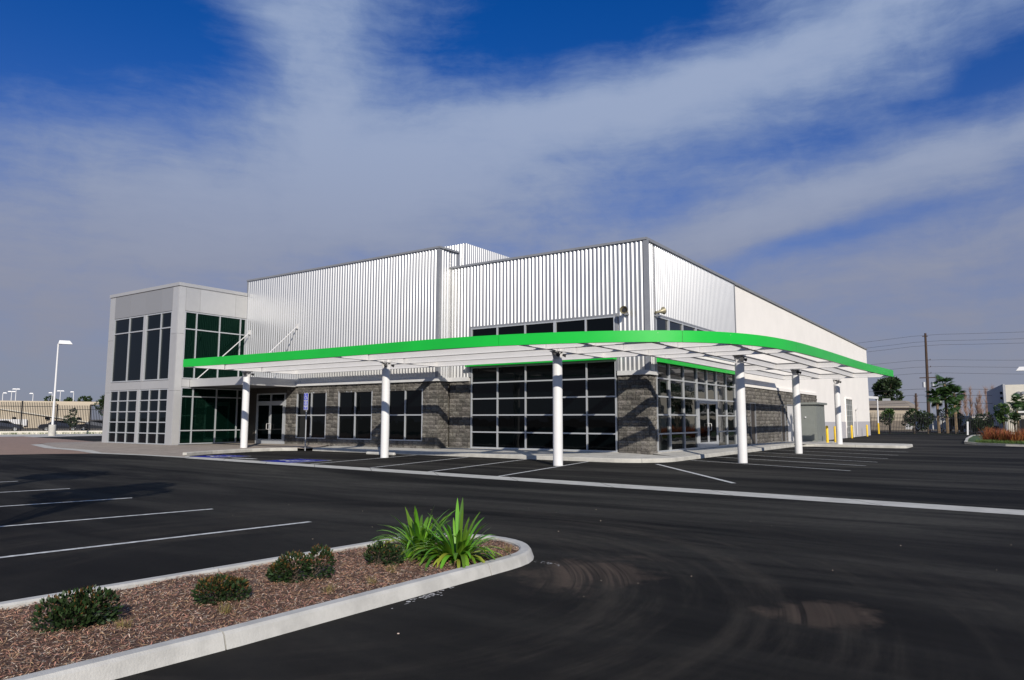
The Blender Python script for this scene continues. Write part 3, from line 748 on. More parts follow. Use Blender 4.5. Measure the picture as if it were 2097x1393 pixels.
for i, (ax, pl_, p, q, z0, z1) in enumerate(blocks):
    me = random.choice(bvar); sx, sz = (q-p)/.397, (z1-z0)/.197
    if ax == 'x': mm = Matrix.Translation((p, pl_, z0)) @ Matrix.Diagonal((sx, 1, sz, 1))
    else: mm = Matrix.Translation((pl_, p, z0)) @ Matrix.Rotation(R(90), 4, 'Z') @ Matrix.Diagonal((sx, 1, sz, 1))
    if i < 299:
        o = bpy.data.objects.new('block', me); COL.objects.link(o); o.parent = B
        o.matrix_local = Matrix.Translation(-Vector(B.location)) @ mm
    else: rest.add([mm @ v.co for v in me.vertices], [tuple(pg.vertices) for pg in me.polygons])
M_block2 = mat('split_face_block_joined', (.185, .172, .152), .95, var=.62, vscale=16, bump=.035, bscale=30, island=.34)
stuff(rest.build('blockwork', M_block2, B))
bx('core_wall', M_mortar, -12.3, XR-.06, 38.75, 58.8, 0, 3.5)
# doors in the side stone
bx('service_door', M_brown, -12.10, -12.06, 41.32, 42.28, .12, 2.55); bx('service_door', M_brown, -12.10, -12.06, 48.02, 49.03, .12, 2.55)
for a, b, z in ((41.27, 42.33, 2.6), (47.97, 49.08, 2.6), (49.52, 51.28, 2.64)):
    g = MB(); g.box(-12.1, -11.99, a, a+.05, .1, z); g.box(-12.1, -11.99, b-.05, b, .1, z); g.box(-12.1, -11.99, a+.05, b-.05, z-.05, z); g.build('door_frame', M_trim, B)
bx('service_door', M_steelw, -12.10, -12.05, 49.58, 51.22, .12, 2.58)
# lower rear wall
bx('painted_dado', M_dado, XR, XR+.006, 58.82, 70.68, -.02, 1.46); bx('painted_dado', M_dado, XR, XR+.006, 74.12, 84.45, -.02, 1.46)
g = MB(); g.box(XR-.02, XR+.004, 70.72, 74.08, 0, 3.5); rd = g.build('roll_up_door', M_greyd, B)
g = MB()
for z in [i*.5 for i in range(1, 7)]: g.box(XR+.004, XR+.03, 70.75, 74.05, z-.03, z+.03)
for y in (70.74, 71.5, 72.4, 73.3, 74.02): g.box(XR+.03, XR+.05, y-.03, y+.03, 0, 3.5)
g.build('door_rail', M_panel, rd)
g = MB(); g.box(XR, XR+.09, 70.6, 70.72, 0, 3.62); g.box(XR, XR+.09, 74.08, 74.2, 0, 3.62); g.box(XR, XR+.09, 70.72, 74.08, 3.5, 3.62); g.build('door_frame', M_white, rd)
g = MB(); g.tube([(XR+.1, 75.8, .2), (XR+.1, 75.8, 2.6)], .045, 8); g.box(XR, XR+.22, 75.68, 75.92, 2.6, 2.75); g.build('downpipe', M_steelw, B)

# ------------------------------------------------------------------ tower (part of the same building)
TX, TY, TXL, TT = -37.9, 22.0, -45.55, 9.29
Tg = M_panel
bx('tower_core', M_dark, TXL+.15, TX-.15, TY+.15, 27.4, .0, 9.1)
def fpanel(x0, x1, z0, z1, y=None, m=M_panel): g = MB(); y = TY if y is None else y; g.box(x0+.006, x1-.006, y, y+.06, z0+.006, z1-.006); return g.build('metal_panel', m, B)
def spanel(y0, y1, z0, z1, m=M_panel): g = MB(); g.box(TX-.06, TX, y0+.006, y1-.006, z0+.006, z1-.006); return g.build('metal_panel', m, B)
# front face: corner posts, bands and top panels
for x0, x1 in ((TXL, TXL+.62), (TX-.62, TX-.06)):
    for z0, z1 in ((.12, 3.2), (3.2, 6.4), (6.4, 9.1)): fpanel(x0, x1, z0, z1)
ux = [TXL+.62, -43.12, -41.35, -39.65, TX-.62]
for a, b in zip(ux, ux[1:]): fpanel(a, b, 7.72, 9.1, m=M_panel2); fpanel(a, b, 3.33, 3.80)
for z0, z1 in ((3.2, 6.4),): pass
fpanel(-41.47, -41.23, 3.80, 7.70, TY-.012)
fpanel(-41.75, -41.52, .2, 3.33, TY-.012)
U1 = [TXL+.62, -43.12, -41.47]; U2 = [-41.23, -39.65, TX-.62]
window('tower_window', 'x', TY+.01, U1, [3.82, 6.78, 7.70], fw=.065, gm=M_glasst); window('tower_window', 'x', TY+.01, U2, [3.82, 6.78, 7.70], fw=.065, gm=M_glasst)
LZ = [.2, .82, 1.44, 2.05, 2.69, 3.32]
L1 = [TXL+.62, -43.95, -42.87, -41.75]; L2 = [-41.52, -40.48, -39.45, TX-.62]
window('tower_window', 'x', TY+.01, L1, LZ, fw=.06, gm=M_glasst); window('tower_window', 'x', TY+.01, L2, LZ, fw=.06, gm=M_glasst)
bx('parapet_cap', M_panel, TXL-.05, TX+.05, TY-.05, TY+.3, 9.1, TT); bx('parapet_cap', M_panel, TX-.3, TX+.05, TY+.302, YL-.1, 9.1, TT)
bx('parapet_cap', M_panel, TXL-.05, TXL+.25, TY+.302, 27.5, 9.1, TT)
bx('tower_side_wall', M_panel, TXL, TXL+.1, TY+.062, 27.4, .1, 9.1)
# right face
S0 = TY+.42
for z0, z1 in ((.12, 3.2), (3.2, 6.4), (6.4, 9.1)): spanel(TY, S0, z0, z1)
for a, b in ((S0, 23.3), (23.3, 25.6), (25.6, YL-.05)): spanel(a, b, 7.72, 9.1)
spanel(S0, 22.9, 3.42, 3.86)
SYs = [S0, 23.15, 24.62, 26.0, YL-.06]
window('tower_window', 'y', TX-.01, SYs, [3.88, 6.70, 7.70], fw=.06, gm=M_glassg)
window('tower_window', 'y', TX-.01, SYs, [.22, .98, 2.88, 3.40], fw=.06, gm=M_glassg)
bx('tower_roof', M_trim, TXL+.2, TX-.2, TY+.3, 27.3, 8.9, 8.95)
# small awning over the door with its two hanging rods
AW = thing('entrance_awning', (-35.4, 24.6, 3.43), 'flat grey box awning over the recessed left entrance beside the tower', 'awning')
g = MB(); g.box(TX+.02, -33.0, 22.9, 22.97, 3.43, 3.86); g.box(-33.07, -33.0, 22.97, YL-.13, 3.43, 3.86); g.build('awning_fascia', M_panel, AW)
bx('soffit', M_trim, TX+.02, -33.07, 22.97, YL-.06, 3.45, 3.50, parent=AW); bx('awning_top', M_panel, TX+.02, -33.07, 22.97, YL-.06, 3.70, 3.74, parent=AW)
for a, b in (((-37.55, 23.1, 3.86), (-37.55, YL-.05, 6.85)), ((-33.15, 23.1, 3.86), (-33.15, YL-.05, 6.9))):
    g = MB(); g.tube([a, b], .028, 8); g.box(b[0]-.08, b[0]+.08, YL-.1, YL-.045, b[2]-.14, b[2]+.14); g.build('tie_rod', M_steelw, AW)

# ------------------------------------------------------------------ canopy
CZ, CH = 4.09, .30
CN = thing('canopy', (-15, 24, 0), 'open steel canopy with bright green curved fascia on white round columns', 'canopy')
fp = [(-32.25, 19.1), (-28.5, 19.2), (-24, 19.3), (-20.6, 19.25), (-17.6, 19.2), (-15.0, 19.3), (-12.2, 19.85), (-9.9, 20.75), (-8.05, 22.1), (-6.85, 24.05), (-6.25, 26.8), (-6.02, 30.5), (-5.9, 34), (-5.8, 37.5), (-5.6, 41.5), (-5.25, 46.3)]
def smooth_path(P, n=4):
    out = []
    for i in range(len(P)-1):
        p0, p1, p2, p3 = [Vector(P[min(max(k, 0), len(P)-1)]) for k in (i-1, i, i+1, i+2)]
        for k in range(n):
            t = k/n; out.append(tuple(.5*((2*p1)+(p2-p0)*t+(2*p0-5*p1+4*p2-p3)*t*t+(3*p1-p0-3*p2+p3)*t**3)))
    out.append(P[-1]); return out
FP = smooth_path(fp, 8)
for pc in split(FP, 6.1):
    if len(pc) > 1: sweep('fascia_panel', pc, [(0, CZ), (0, CZ+.372), (.04, CZ+.372), (.04, CZ+.03), (.12, CZ+.03), (.12, CZ), (0, CZ)], M_green, CN, smooth=True)
sweep('fascia_back', FP, [(.045, CZ+.04), (.045, CZ+.35), (.1, CZ+.35), (.1, CZ+.32), (.06, CZ+.32), (.06, CZ+.04)], M_steelw, CN)
def fx_at_y(y):   # fascia x at given y on the right-hand run
    best = None
    for a, b in zip(FP, FP[1:]):
        if a[1] <= y <= b[1] and a[1] != b[1] and a[0] > -20: return a[0]+(b[0]-a[0])*(y-a[1])/(b[1]-a[1])
    return FP[-1][0]
def fy_at_x(x):
    for a, b in zip(FP, FP[1:]):
        if a[0] <= x <= b[0] and a[0] != b[0]: return a[1]+(b[1]-a[1])*(x-a[0])/(b[0]-a[0])
    return FP[0][1]
def ibeam(a, b, name='beam'):
    a, b = Vector(a), Vector(b); g = MB(); w = .15
    for z, h, ww in ((CZ+.008, .016, w), (CZ+CH-.008, .016, w), (CZ+CH/2, CH-.034, .012)):
        g.bar((a.x, a.y, z), (b.x, b.y, z), ww, h)
    return g.build(name, M_steelw, CN)
XB = [21.35, 23.52, 25.70]; YBs = [-32.2, -22.05, -13.25, -11.3, -9.25, -7.35]
def cuts(lo, hi, marks):
    e = [lo]+[m for m in marks if lo+.2 < m < hi-.2]+[hi]; return [(a+.01, b-.01) for a, b in zip(e, e[1:])]
for y in XB:
    ibeam((-32.28, y, 0), (fx_at_y(y)-.09, y, 0), 'beam')
def seg_y(x, y0, y1, marks):
    for a, b in cuts(y0, y1, marks): ibeam((x, a+.075 if a > y0+.1 else a, 0), (x, b-.075 if b < y1-.1 else b, 0), 'cross_beam')
for x in YBs[:3]: seg_y(x, fy_at_x(x)+.1, 25.78, XB)
RB = [27.35, 36.35, 46.2]
for x in YBs[3:]: seg_y(x, fy_at_x(x)+.1, 46.28, XB+RB)
for y in RB: ibeam((-11.37, y, 0), (fx_at_y(y)-.09, y, 0), 'beam')
# columns: each a part of the canopy with bracket and lamp
def column(x, y, zb, lamp=True, face=(0.6, -.8)):
    g = MB(); g.tube([(x, y, zb-.02), (x, y, CZ-.30)], .175, 28, cap=True); c = g.build('column', M_col, CN, smooth=True)
    g = MB(); g.box(x-.2, x+.2, y-.2, y+.2, CZ-.035, CZ-.002)
    for s in (-1, 1):
        vs = [(x+s*.09-.008, y-.19, CZ-.035), (x+s*.09-.008, y+.19, CZ-.035), (x+s*.09-.008, y+.08, CZ-.4), (x+s*.09-.008, y-.08, CZ-.4)]
        vs += [(v[0]+.016, v[1], v[2]) for v in vs]; g.add(vs, [(0, 1, 2, 3), (7, 6, 5, 4), (0, 4, 5, 1), (1, 5, 6, 2), (2, 6, 7, 3), (3, 7, 4, 0)])
        vs = [(x-.19, y+s*.09-.008, CZ-.035), (x+.19, y+s*.09-.008, CZ-.035), (x+.08, y+s*.09-.008, CZ-.4), (x-.08, y+s*.09-.008, CZ-.4)]
        vs += [(v[0], v[1]+.016, v[2]) for v in vs]; g.add(vs, [(0, 1, 2, 3), (7, 6, 5, 4), (0, 4, 5, 1), (1, 5, 6, 2), (2, 6, 7, 3), (3, 7, 4, 0)])
    for s in (-1, 1): g.box(x-.2, x+.2, y+s*.17-.01, y+s*.17+.01, CZ+.018, CZ+CH-.018)
    g.build('bracket', M_steelw, c)
    g = MB(); fx, fy = face; n = math.hypot(fx, fy); fx, fy = fx/n, fy/n; p = Vector((x+fx*.16, y+fy*.16, CZ-.16)); q = p+Vector((fx, fy, 0))*.10
    g.tube([p, p+(q-p)*.6, q], [.035, .05, .075], 12); g.build('lamp', M_black, c, smooth=True)
    p = Vector((x-fx*.1-fy*.2, y-fy*.1+fx*.2, CZ-.13)); g = MB(); g.tube([p, p+Vector((-fy, fx, -.25))*.12], [.04, .07], 10); g.build('lamp', M_black, c, smooth=True)
for (x, y, zb) in ((-32.45, 22.75, .16), (-22.0, 22.32, 0), (-13.25, 22.1, 0), (-8.38, 27.6, 0), (-8.45, 36.8, 0), (-8.5, 47.4, .15)): column(x, y, zb)

# ------------------------------------------------------------------ small things on and by the building
def horn(loc, aim, label):
    t = thing('horn_speaker', loc, label, 'speaker', 'horn speakers at the building corner'); L = Vector(loc); a = Vector(aim).normalized()
    g = MB(); p = L+a*.05; g.tube([p, p+a*.12, p+a*.26, p+a*.34], [.05, .06, .12, .17], 16, cap=False); g.tube([p-a*.1, p], [.06, .06], 12); g.build('horn', M_brass, t, smooth=True)
    g = MB(); g.tube([p+a*.22, p+a*.25], [.03, .09], 12); g.build('horn_throat', M_black, t, smooth=True)
    g = MB(); w = Vector((-a.y*0, 0, 0)); g.box(L.x-.12, L.x+.12, L.y-.02, L.y+.1, L.z-.16, L.z-.1) if abs(a.y) > .6 else g.box(L.x-.12, L.x+.02, L.y-.2, L.y+.12, L.z-.16, L.z-.1)
    g.bar(L+Vector((0, 0, -.1)), L+a*.02, .05, .05); g.build('bracket', M_trim, t)
horn((-12.95, YR-.12, 6.15), (.25, -1, .02), 'round horn speaker on the ribbed front wall at the upper right corner')
horn((XR+.14, 28.0, 6.12), (.45, .8, .25), 'horn speaker on the ribbed side wall just round the corner')

cab = thing('utility_cabinet', (-11.2, 52.8, .12), 'grey-green metal utility cabinet with overhanging lid against the side wall', 'cabinet')
bx('cabinet_body', M_greyd, -11.92, -10.62, 51.6, 54.3, .13, 2.66, parent=cab); bx('lid', M_greyd, -11.98, -10.45, 51.45, 54.45, 2.662, 2.80, parent=cab)
bx('cabinet_door', M_greyd, -11.8, -10.75, 51.575, 51.598, .3, 2.55, parent=cab); bx('cabinet_door', M_greyd, -10.618, -10.6, 51.75, 52.9, .3, 2.55, parent=cab); bx('cabinet_door', M_greyd, -10.618, -10.6, 52.95, 54.15, .3, 2.55, parent=cab)
g = MB(); g.tube([(-11.3, 51.56, 1.8), (-11.3, 51.5, 1.8)], .05, 10); g.build('lock', M_signw, cab)

def bollard(x, y, z, label, h=1.1):
    g = MB(); g.tube([(0, 0, 0), (0, 0, h-.06), (0, 0, h-.02), (0, 0, h)], [.085, .085, .07, .03], 14); o = g.build('bollard', M_yell, smooth=True); o.location = (x, y, z); tag(o, label, 'bollard', 'yellow bollards along the side wall')
bollard(-9.72, 50.2, .15, 'yellow steel bollard next to the grey cabinet, left one of the close pair')
bollard(-9.60, 52.2, .0, 'yellow steel bollard just left of the last canopy column, right one of the close pair', 1.2)
bollard(-11.55, 70.3, 0, 'yellow steel bollard beside the tall roll-up door', 1.15)
bollard(-11.5, 78.5, 0, 'yellow steel bollard between the downpipe and the far corner of the white wall', 1.15)

# accessible parking sign
sg = thing('parking_sign', (-30.1, 24.75, 0), 'blue accessible parking sign on a slim galvanised post by the kerb gap', 'sign')
g = MB(); g.tube([(-30.1, 24.75, 0), (-30.1, 24.75, 3.0)], .03, 8); g.build('post', M_galv, sg)
z = 2.98
def plate(z0, z1, name):
    g = MB(); g.box(-30.26, -29.94, 24.70, 24.715, z0, z1); p = g.build(name, M_signw, sg); g = MB(); g.box(-30.245, -29.955, 24.696, 24.699, z0+.015, z1-.015); g.build('blue_face', M_signblue, p); return p
p = plate(2.60, 2.98, 'symbol_plate'); g = MB(); wheelchair(g, lambda x, y: (-30.1+x, 24.693, 2.79+y), .33); g.build('wheelchair_figure', M_signw, p)
p = plate(2.32, 2.59, 'notice_plate'); g = MB(); [g.box(-30.1-w, -30.1+w, 24.692, 24.695, zz-.012, zz+.012) for w, zz in ((.10, 2.54), (.08, 2.49), (.11, 2.44), (.09, 2.38))]; g.build('small_print', M_signw, p)
p = plate(2.10, 2.31, 'notice_plate'); g = MB(); [g.box(-30.1-w, -30.1+w, 24.692, 24.695, zz-.012, zz+.012) for w, zz in ((.11, 2.27), (.07, 2.22), (.10, 2.15))]; g.build('small_print', M_signw, p)

# ------------------------------------------------------------------ plants in the island
def strap_leaf(L, w, bend, fold=.35):
    g = MB(); n = 7; vs = []; a = R(90); x = z = 0
    for i in range(n+1):
        t = i/n; ww = w*(.75+.5*t if t < .5 else 1.0)*(1-max(0, (t-.6)/.4)**2*.95)
        vs += [(x, -ww/2, z+ww*fold*.5), (x, 0, z), (x, ww/2, z+ww*fold*.5)]
        a -= bend*(.25+1.5*t)/n; x += math.cos(a)*L/n; z += math.sin(a)*L/n
    fs = []
    for i in range(n): o = 3*i; fs += [(o, o+1, o+4, o+3), (o+1, o+2, o+5, o+4)]
    g.add(vs, fs); me_ = g.build('leaf', M_aga); m_ = me_.data; bpy.data.objects.remove(me_); return m_
straps = [strap_leaf(random.uniform(.56, .68), random.uniform(.036, .047), R(b)) for b in (15, 25, 38, 50, 68, 88, 108, 130)]
for me in straps: me.polygons.foreach_set('use_smooth', [True]*len(me.polygons))
straps_y = [m_.copy() for m_ in straps[4:]]
for m_ in straps_y: m_.materials[0] = M_agay
def agapanthus(x, y, n, s, label):
    t = thing('strap_leaved_plant', (x, y, mz(x, y)), label, 'plant', 'strap-leaved plants at the island tip')
    for k in range(n):
        tilt = random.random()**.62
        me = straps[min(7, int(tilt*7.99))]
        if tilt > .62 and random.random() < .22: me = random.choice(straps_y)
        o = bpy.data.objects.new('leaf', me); COL.objects.link(o); o.parent = t
        az_ = random.uniform(0, 2*math.pi); lean = R(6+tilt*60)
        rr = random.uniform(.01, .12)
        o.location = (math.cos(az_)*rr, math.sin(az_)*rr, 0)
        o.rotation_euler = (random.uniform(-.15, .15), lean, az_); k_ = s*random.uniform(.72, 1.12); o.scale = (k_, random.uniform(.85, 1.25), k_)
agapanthus(-5.12, 6.36, 125, .93, 'larger bright green strap-leaved clump nearest the rounded island tip')
agapanthus(-5.80, 6.50, 105, .97, 'smaller bright green strap-leaved clump behind the little dark shrub')
def leafy(name, parent, m, centers, n, ls, seed, shape=1.8, up=.5):
    rnd = random.Random(seed); g = MB()
    for k in range(n):
        cx, cy, cz, rx, ry, rz = centers[rnd.randrange(len(centers))]
        while True:
            d = Vector((rnd.gauss(0, 1), rnd.gauss(0, 1), rnd.gauss(0, 1)));
            if d.length > .1: break
        d.normalize(); q = rnd.uniform(.45, 1.03)**.5
        p = Vector((cx+d.x*rx*q, cy+d.y*ry*q, cz+d.z*rz*q))
        ax = (d*.8+Vector((rnd.uniform(-.6, .6), rnd.uniform(-.6, .6), up+rnd.uniform(-.4, .4)))).normalized(); sd = ax.cross(Vector((rnd.uniform(-1, 1), rnd.uniform(-1, 1), rnd.uniform(-1, 1))))
        if sd.length < .1: sd = ax.orthogonal()
        sd.normalize(); L = ls*rnd.uniform(.6, 1.3); w = L/shape
        g.add([p, p+ax*L*.5+sd*w*.5, p+ax*L, p+ax*L*.5-sd*w*.5], [(0, 1, 2, 3)])
    return g.build(name, m, parent)
def shrub(x, y, lobes, n, label, red=.25, seed=1, ls=.05):
    t = thing('low_shrub', (x, y, mz(x, y)), label, 'shrub', 'low shrubs in the bark mulch'); z = mz(x, y)
    C_ = [(x+a, y+b, z+c, rx, ry, rz) for a, b, c, rx, ry, rz in lobes]
    stuff(leafy('foliage', t, M_shrub, C_, n, ls, seed)); top = [(a, b, c+rz*.45, rx*.85, ry*.85, rz*.62) for a, b, c, rx, ry, rz in C_]
    stuff(leafy('bronze_shoots', t, M_shrubr, top, int(n*red), ls*.8, seed+1, 2.4, .9))
    g = MB(); rnd = random.Random(seed)
    for c in C_:
        for k in range(7): g.tube([(x+rnd.uniform(-.04, .04), y+rnd.uniform(-.04, .04), z-.02), (c[0]+rnd.uniform(-1, 1)*c[3]*.6, c[1]+rnd.uniform(-1, 1)*c[4]*.6, c[2]+rnd.uniform(-.2, .6)*c[5])], [.008, .003], 5)
    stuff(g.build('stems', M_bark, t))
shrub(-5.66, 5.72, [(0, 0, .10, .17, .17, .13), (-.12, .06, .07, .12, .12, .10), (.13, .05, .09, .12, .12, .11)], 1500, 'small dark shrub in front of the left strap-leaved clump', .15, 11, .032)
shrub(-5.68, 4.72, [(-.06, -.1, .12, .15, .15, .15), (.05, .14, .14, .13, .13, .17), (-.16, -.16, .08, .11, .11, .10)], 2100, 'two-lobed dark shrub with bronze tips in the middle of the mulch bed', .3, 21, .036)
shrub(-5.62, 3.78, [(0, 0, .10, .15, .15, .12), (.05, .1, .08, .12, .12, .10), (-.06, -.08, .09, .12, .12, .11)], 1500, 'small bronze-tipped shrub between the two larger shrubs', .45, 31, .034)
shrub(-5.84, 2.72, [(-.06, -.14, .10, .13, .12, .12), (-.01, -.04, .12, .13, .12, .14), (.03, .07, .13, .13, .12, .14), (.06, .16, .11, .11, .11, .12), (.05, -.04, .08, .11, .12, .1)], 2000, 'widest dark green shrub at the lower left of the mulch bed', .12, 41, .038)
# dry grass tufts
def tuft(g, x, y, z, n, h, spread, rnd):
    for k in range(n):
        a = rnd.uniform(0, 6.283); l = rnd.uniform(.5, 1)*h; s = rnd.uniform(.2, 1)*spread; p = Vector((x+rnd.uniform(-.3, .3)*spread, y+rnd.uniform(-.3, .3)*spread, z))
        e = p+Vector((math.cos(a)*s, math.sin(a)*s, l)); m_ = (p+e)/2+Vector((0, 0, l*.12)); w = Vector((-math.sin(a), math.cos(a), 0))*h*.018
        g.add([p-w, p+w, m_+w, m_-w, e], [(0, 1, 2, 3), (3, 2, 4)])
g = MB(); rnd = random.Random(5)
for (x, y) in ((-5.1, 4.5), (-4.95, 7.1), (-5.3, 3.6), (-5.05, 5.0), (-5.5, 2.9), (-5.3, 5.5)): tuft(g, x, y, mz(x, y), 60, .09, .12, rnd)
tg = g.build('dry_grass', mat('dry_grass_blade', (.25, .20, .07), .8, island=.4, trans=.2), isl); stuff(tg)

# ------------------------------------------------------------------ trees
def tree_mesh(name, loc, h, crown, label, m, n, ls, seed, trunk=.12, group=None, lobes=9, bark=None, cat='tree'):
    """crown = (cz, rx, ry, rz)"""
    t = thing(name, loc, label, cat, group); rnd = random.Random(seed); x, y, z = loc; cz, rx, ry, rz = crown
    L = []
    for k in range(lobes):
        a = rnd.uniform(0, 6.283); q = rnd.uniform(.25, .72); e = rnd.uniform(-.65, .7)
        s = rnd.uniform(.3, .52)
        L.append((x+math.cos(a)*rx*q*(1-abs(e)*.35), y+math.sin(a)*ry*q*(1-abs(e)*.35), z+cz+e*rz*.9, rx*s, ry*s, rz*s*.8))
    g = MB(); g.tube([(x, y, z-.05), (x+rnd.uniform(-.05, .05)*h*.3, y, z+cz*.45), (x+rnd.uniform(-.05, .05)*h*.4, y+rnd.uniform(-.03, .03)*h, z+cz)], [trunk, trunk*.75, trunk*.4], 8)
    for l in L: g.tube([(x, y, z+cz*rnd.uniform(.35, .6)), ((x+l[0])/2, (y+l[1])/2, (z+cz*.55+l[2])/2+.1), (l[0], l[1], l[2])], [trunk*.45, trunk*.3, trunk*.1], 5)
    g.build('trunk', bark or M_bark, t)
    stuff(leafy('crown', t, m, L, n, ls, seed, 1.7, .2)); return t
# two trees left of the frame: their shadows fall across the parking lines
tree_mesh('street_tree', (-8.6, .8, 0), 6, (5.3, 1.35, 1.35, 1.1), 'slim tree left of the view, its shadow lies on the nearer parking lines', M_leafdark, 3600, .16, 3, .09, lobes=8)
tree_mesh('street_tree', (-14.9, 2.4, 0), 6, (5.2, 1.6, 1.3, .8), 'slim tree farther left of the view, its thin shadow lies on the far parking lines', M_leafdark, 2600, .16, 4, .08, lobes=8)

# left background: low wall, fence, lamp, parking structure
lowall = MB(); FA, FB = Vector((-88.8, 27.5, 0)), Vector((-82.0, 44.2, 0))
def fence(name, pts, h, base, label, rail=.5, pk=.15, tops=None):
    t = thing(name, (pts[0][0], pts[0][1], base), label, 'fence'); g = MB(); gp = MB(); n = 0
    for i, p in enumerate(pts):
        hh = h if tops is None else tops[min(i, len(tops)-1)]
        q = MB(); q.box(p[0]-.06, p[0]+.06, p[1]-.06, p[1]+.06, base, base+hh+.12); q.build('post', M_black, t)
    for i, (a, b) in enumerate(zip(pts, pts[1:])):
        hh = h if tops is None else tops[i]
        A_, B_ = Vector((*a, 0)), Vector((*b, 0))
        q = MB()
        for z in (base+.25, base+hh-.45): q = MB(); q.bar(A_+Vector((0, 0, z)), B_+Vector((0, 0, z)), .04, .06); q.build('rail', M_black, t)
        k = int((B_-A_).length/pk); q = MB()
        for j in range(1, k): v = A_.lerp(B_, j/k); q.box(v.x-.022, v.x+.022, v.y-.022, v.y+.022, base+.05, base+hh)
        stuff(q.build('pickets', M_black, t))
    return t
lp = [(-89.0, 27.7), (-87.83, 30.58), (-86.77, 33.46), (-85.57, 36.43), (-84.29, 39.29), (-82.87, 42.21), (-81.4, 45.1)]
fence('picket_fence', lp, 3.3, .30, 'tall black steel picket fence on a low pale wall at the far left', tops=[3.1, 3.1, 3.1, 2.8, 2.8, 2.8, 2.8])
g = MB()
for a, b in zip(lp, lp[1:]): g.bar((a[0], a[1], .13), (b[0], b[1], .13), .3, .36)
tag(g.build('low_wall', M_cream), 'low pale concrete wall under the tall picket fence', 'wall')
g = MB(); g.add([(-95, 15, -.03), (-70, 15, -.03), (-70, 60, -.03), (-95, 60, -.03)], [(0, 1, 2, 3)]); structure(g.build('verge', M_conc))
g = MB(); g.add([(-108, 10, -.02), (-90.5, 26, -.02), (-84, 47, -.02), (-98, 60, -.02), (-112, 40, -.02)], [(0, 1, 2, 3, 4)]); structure(g.build('lawn', M_lawn))
def area_light(loc, h, arm, label, group, heads=1, s=1., rz=0., ped=True, hs=1.0):
    t = thing('lamp_post', loc, label, 'lamp post', group); x, y, z = loc
    g = MB(); g.tube([(x, y, z+(.9 if ped else 0)), (x, y, z+h)], [.11*s, .07*s], 10); g.build('pole', M_signw, t, smooth=True)
    if ped:
        g = MB(); g.tube([(x, y, z-.05), (x, y, z+1.05)], .33*s, 14); g.build('pedestal', M_conc, t, smooth=True)
    for k in range(heads):
        d = Vector((math.cos(rz+math.pi*k), math.sin(rz+math.pi*k), 0)); n_ = Vector((-d.y, d.x, 0)); c0 = Vector((x, y, z+h)); g = MB()
        g.bar(c0, c0+d*arm, .08*s, .08*s); a, b = c0+d*arm*.0, c0+d*(arm+.75*hs); w = .24*hs; hh = .3*hs
        vs = [a+n_*w, a-n_*w, b-n_*w, b+n_*w]; vt = [c0+d*arm*.2+n_*w*.6+Vector((0, 0, hh)), c0+d*arm*.2-n_*w*.6+Vector((0, 0, hh)), b-d*.22*hs-n_*w*.6+Vector((0, 0, hh)), b-d*.22*hs+n_*w*.6+Vector((0, 0, hh))]
        g.add(vs+vt, [(3, 2, 1, 0), (4, 5, 6, 7), (0, 1, 5, 4), (1, 2, 6, 5), (2, 3, 7, 6), (3, 0, 4, 7)]); g.build('lamp_head', M_signw, t)
    return t
area_light((-77.41, 32.62, 0), 9.05, .35, 'white parking lot lamp post on a round concrete pedestal left of the tower', None, rz=R(66), hs=1.15)
area_light((1.55, 60.0, 0), 4.98, .2, 'white lamp head reaching into the right edge of the view', None, rz=R(180), hs=.9)
PS = thing('parking_structure', (-138, 57, 0), 'long beige parking structure with a sloping ramp line behind the left fence', 'building')
def slab(name, a, b, z0, z1, th, m, parent, dy=0):
    a, b = Vector((*a, 0)), Vector((*b, 0)); d = (b-a).normalized(); n = Vector((d.y, -d.x, 0)); n = n if n.x < 0 else -n; n_ = n*th
    g = MB(); vs = [(p.x, p.y, z) for z in (z0, z1) for p in (a, b, b+n_, a+n_)]; g.add(vs, [(0, 3, 2, 1), (4, 5, 6, 7), (0, 1, 5, 4), (1, 2, 6, 5), (2, 3, 7, 6), (3, 0, 4, 7)]); return g.build(name, m, parent)
slab('wall', (-147, 35), (-135.9, 63.5), .0, 4.45, 22, M_beige, PS); slab('parapet', (-147.2, 34.9), (-135.6, 64.6), 4.2, 4.7, 23, M_beige, PS)
g = MB(); g.bar((-141.6, 48.5, 3.75), (-135.4, 63.6, .95), .3, .16); g.build('ramp_edge', M_cream, PS)
g = MB(); g.bar((-142.2, 47, 1.0), (-139.0, 54.5, 1.0), .4, 1.1); g.build('white_panel', M_signw, PS)
for k in range(5):
    yy = 44+k*4.4; xx = -141.5+(yy-49.5)*.41+.35
    g = MB(); g.box(xx-.02, xx+.06, yy-.3, yy+.3, 1.5, 1.9); g.build('window', M_glass, PS)
tops = [(-159.75, 58.14, 6.5, 1), (-159.27, 59.43, 6.8, 2), (-159.03, 60.07, 7.3, 2), (-158.02, 62.7, 6.5, 1), (-156.83, 65.62, 6.7, 1), (-156.29, 66.89, 7.1, 2), (-155.38, 68.98, 6.95, 1)]
ordl = ['first', 'second', 'third', 'fourth', 'fifth', 'sixth', 'last']
for k, (x, y, z, n) in enumerate(tops):
    area_light((x, y, 3.0), z-3.0, .2, f'{"double" if n == 2 else "single"}-headed white lamp on the parking structure roof, {ordl[k]} from the left', 'lamps on the parking structure roof', heads=n, rz=R(66 if k < 2 else -114), ped=False, s=.7, hs=.62)
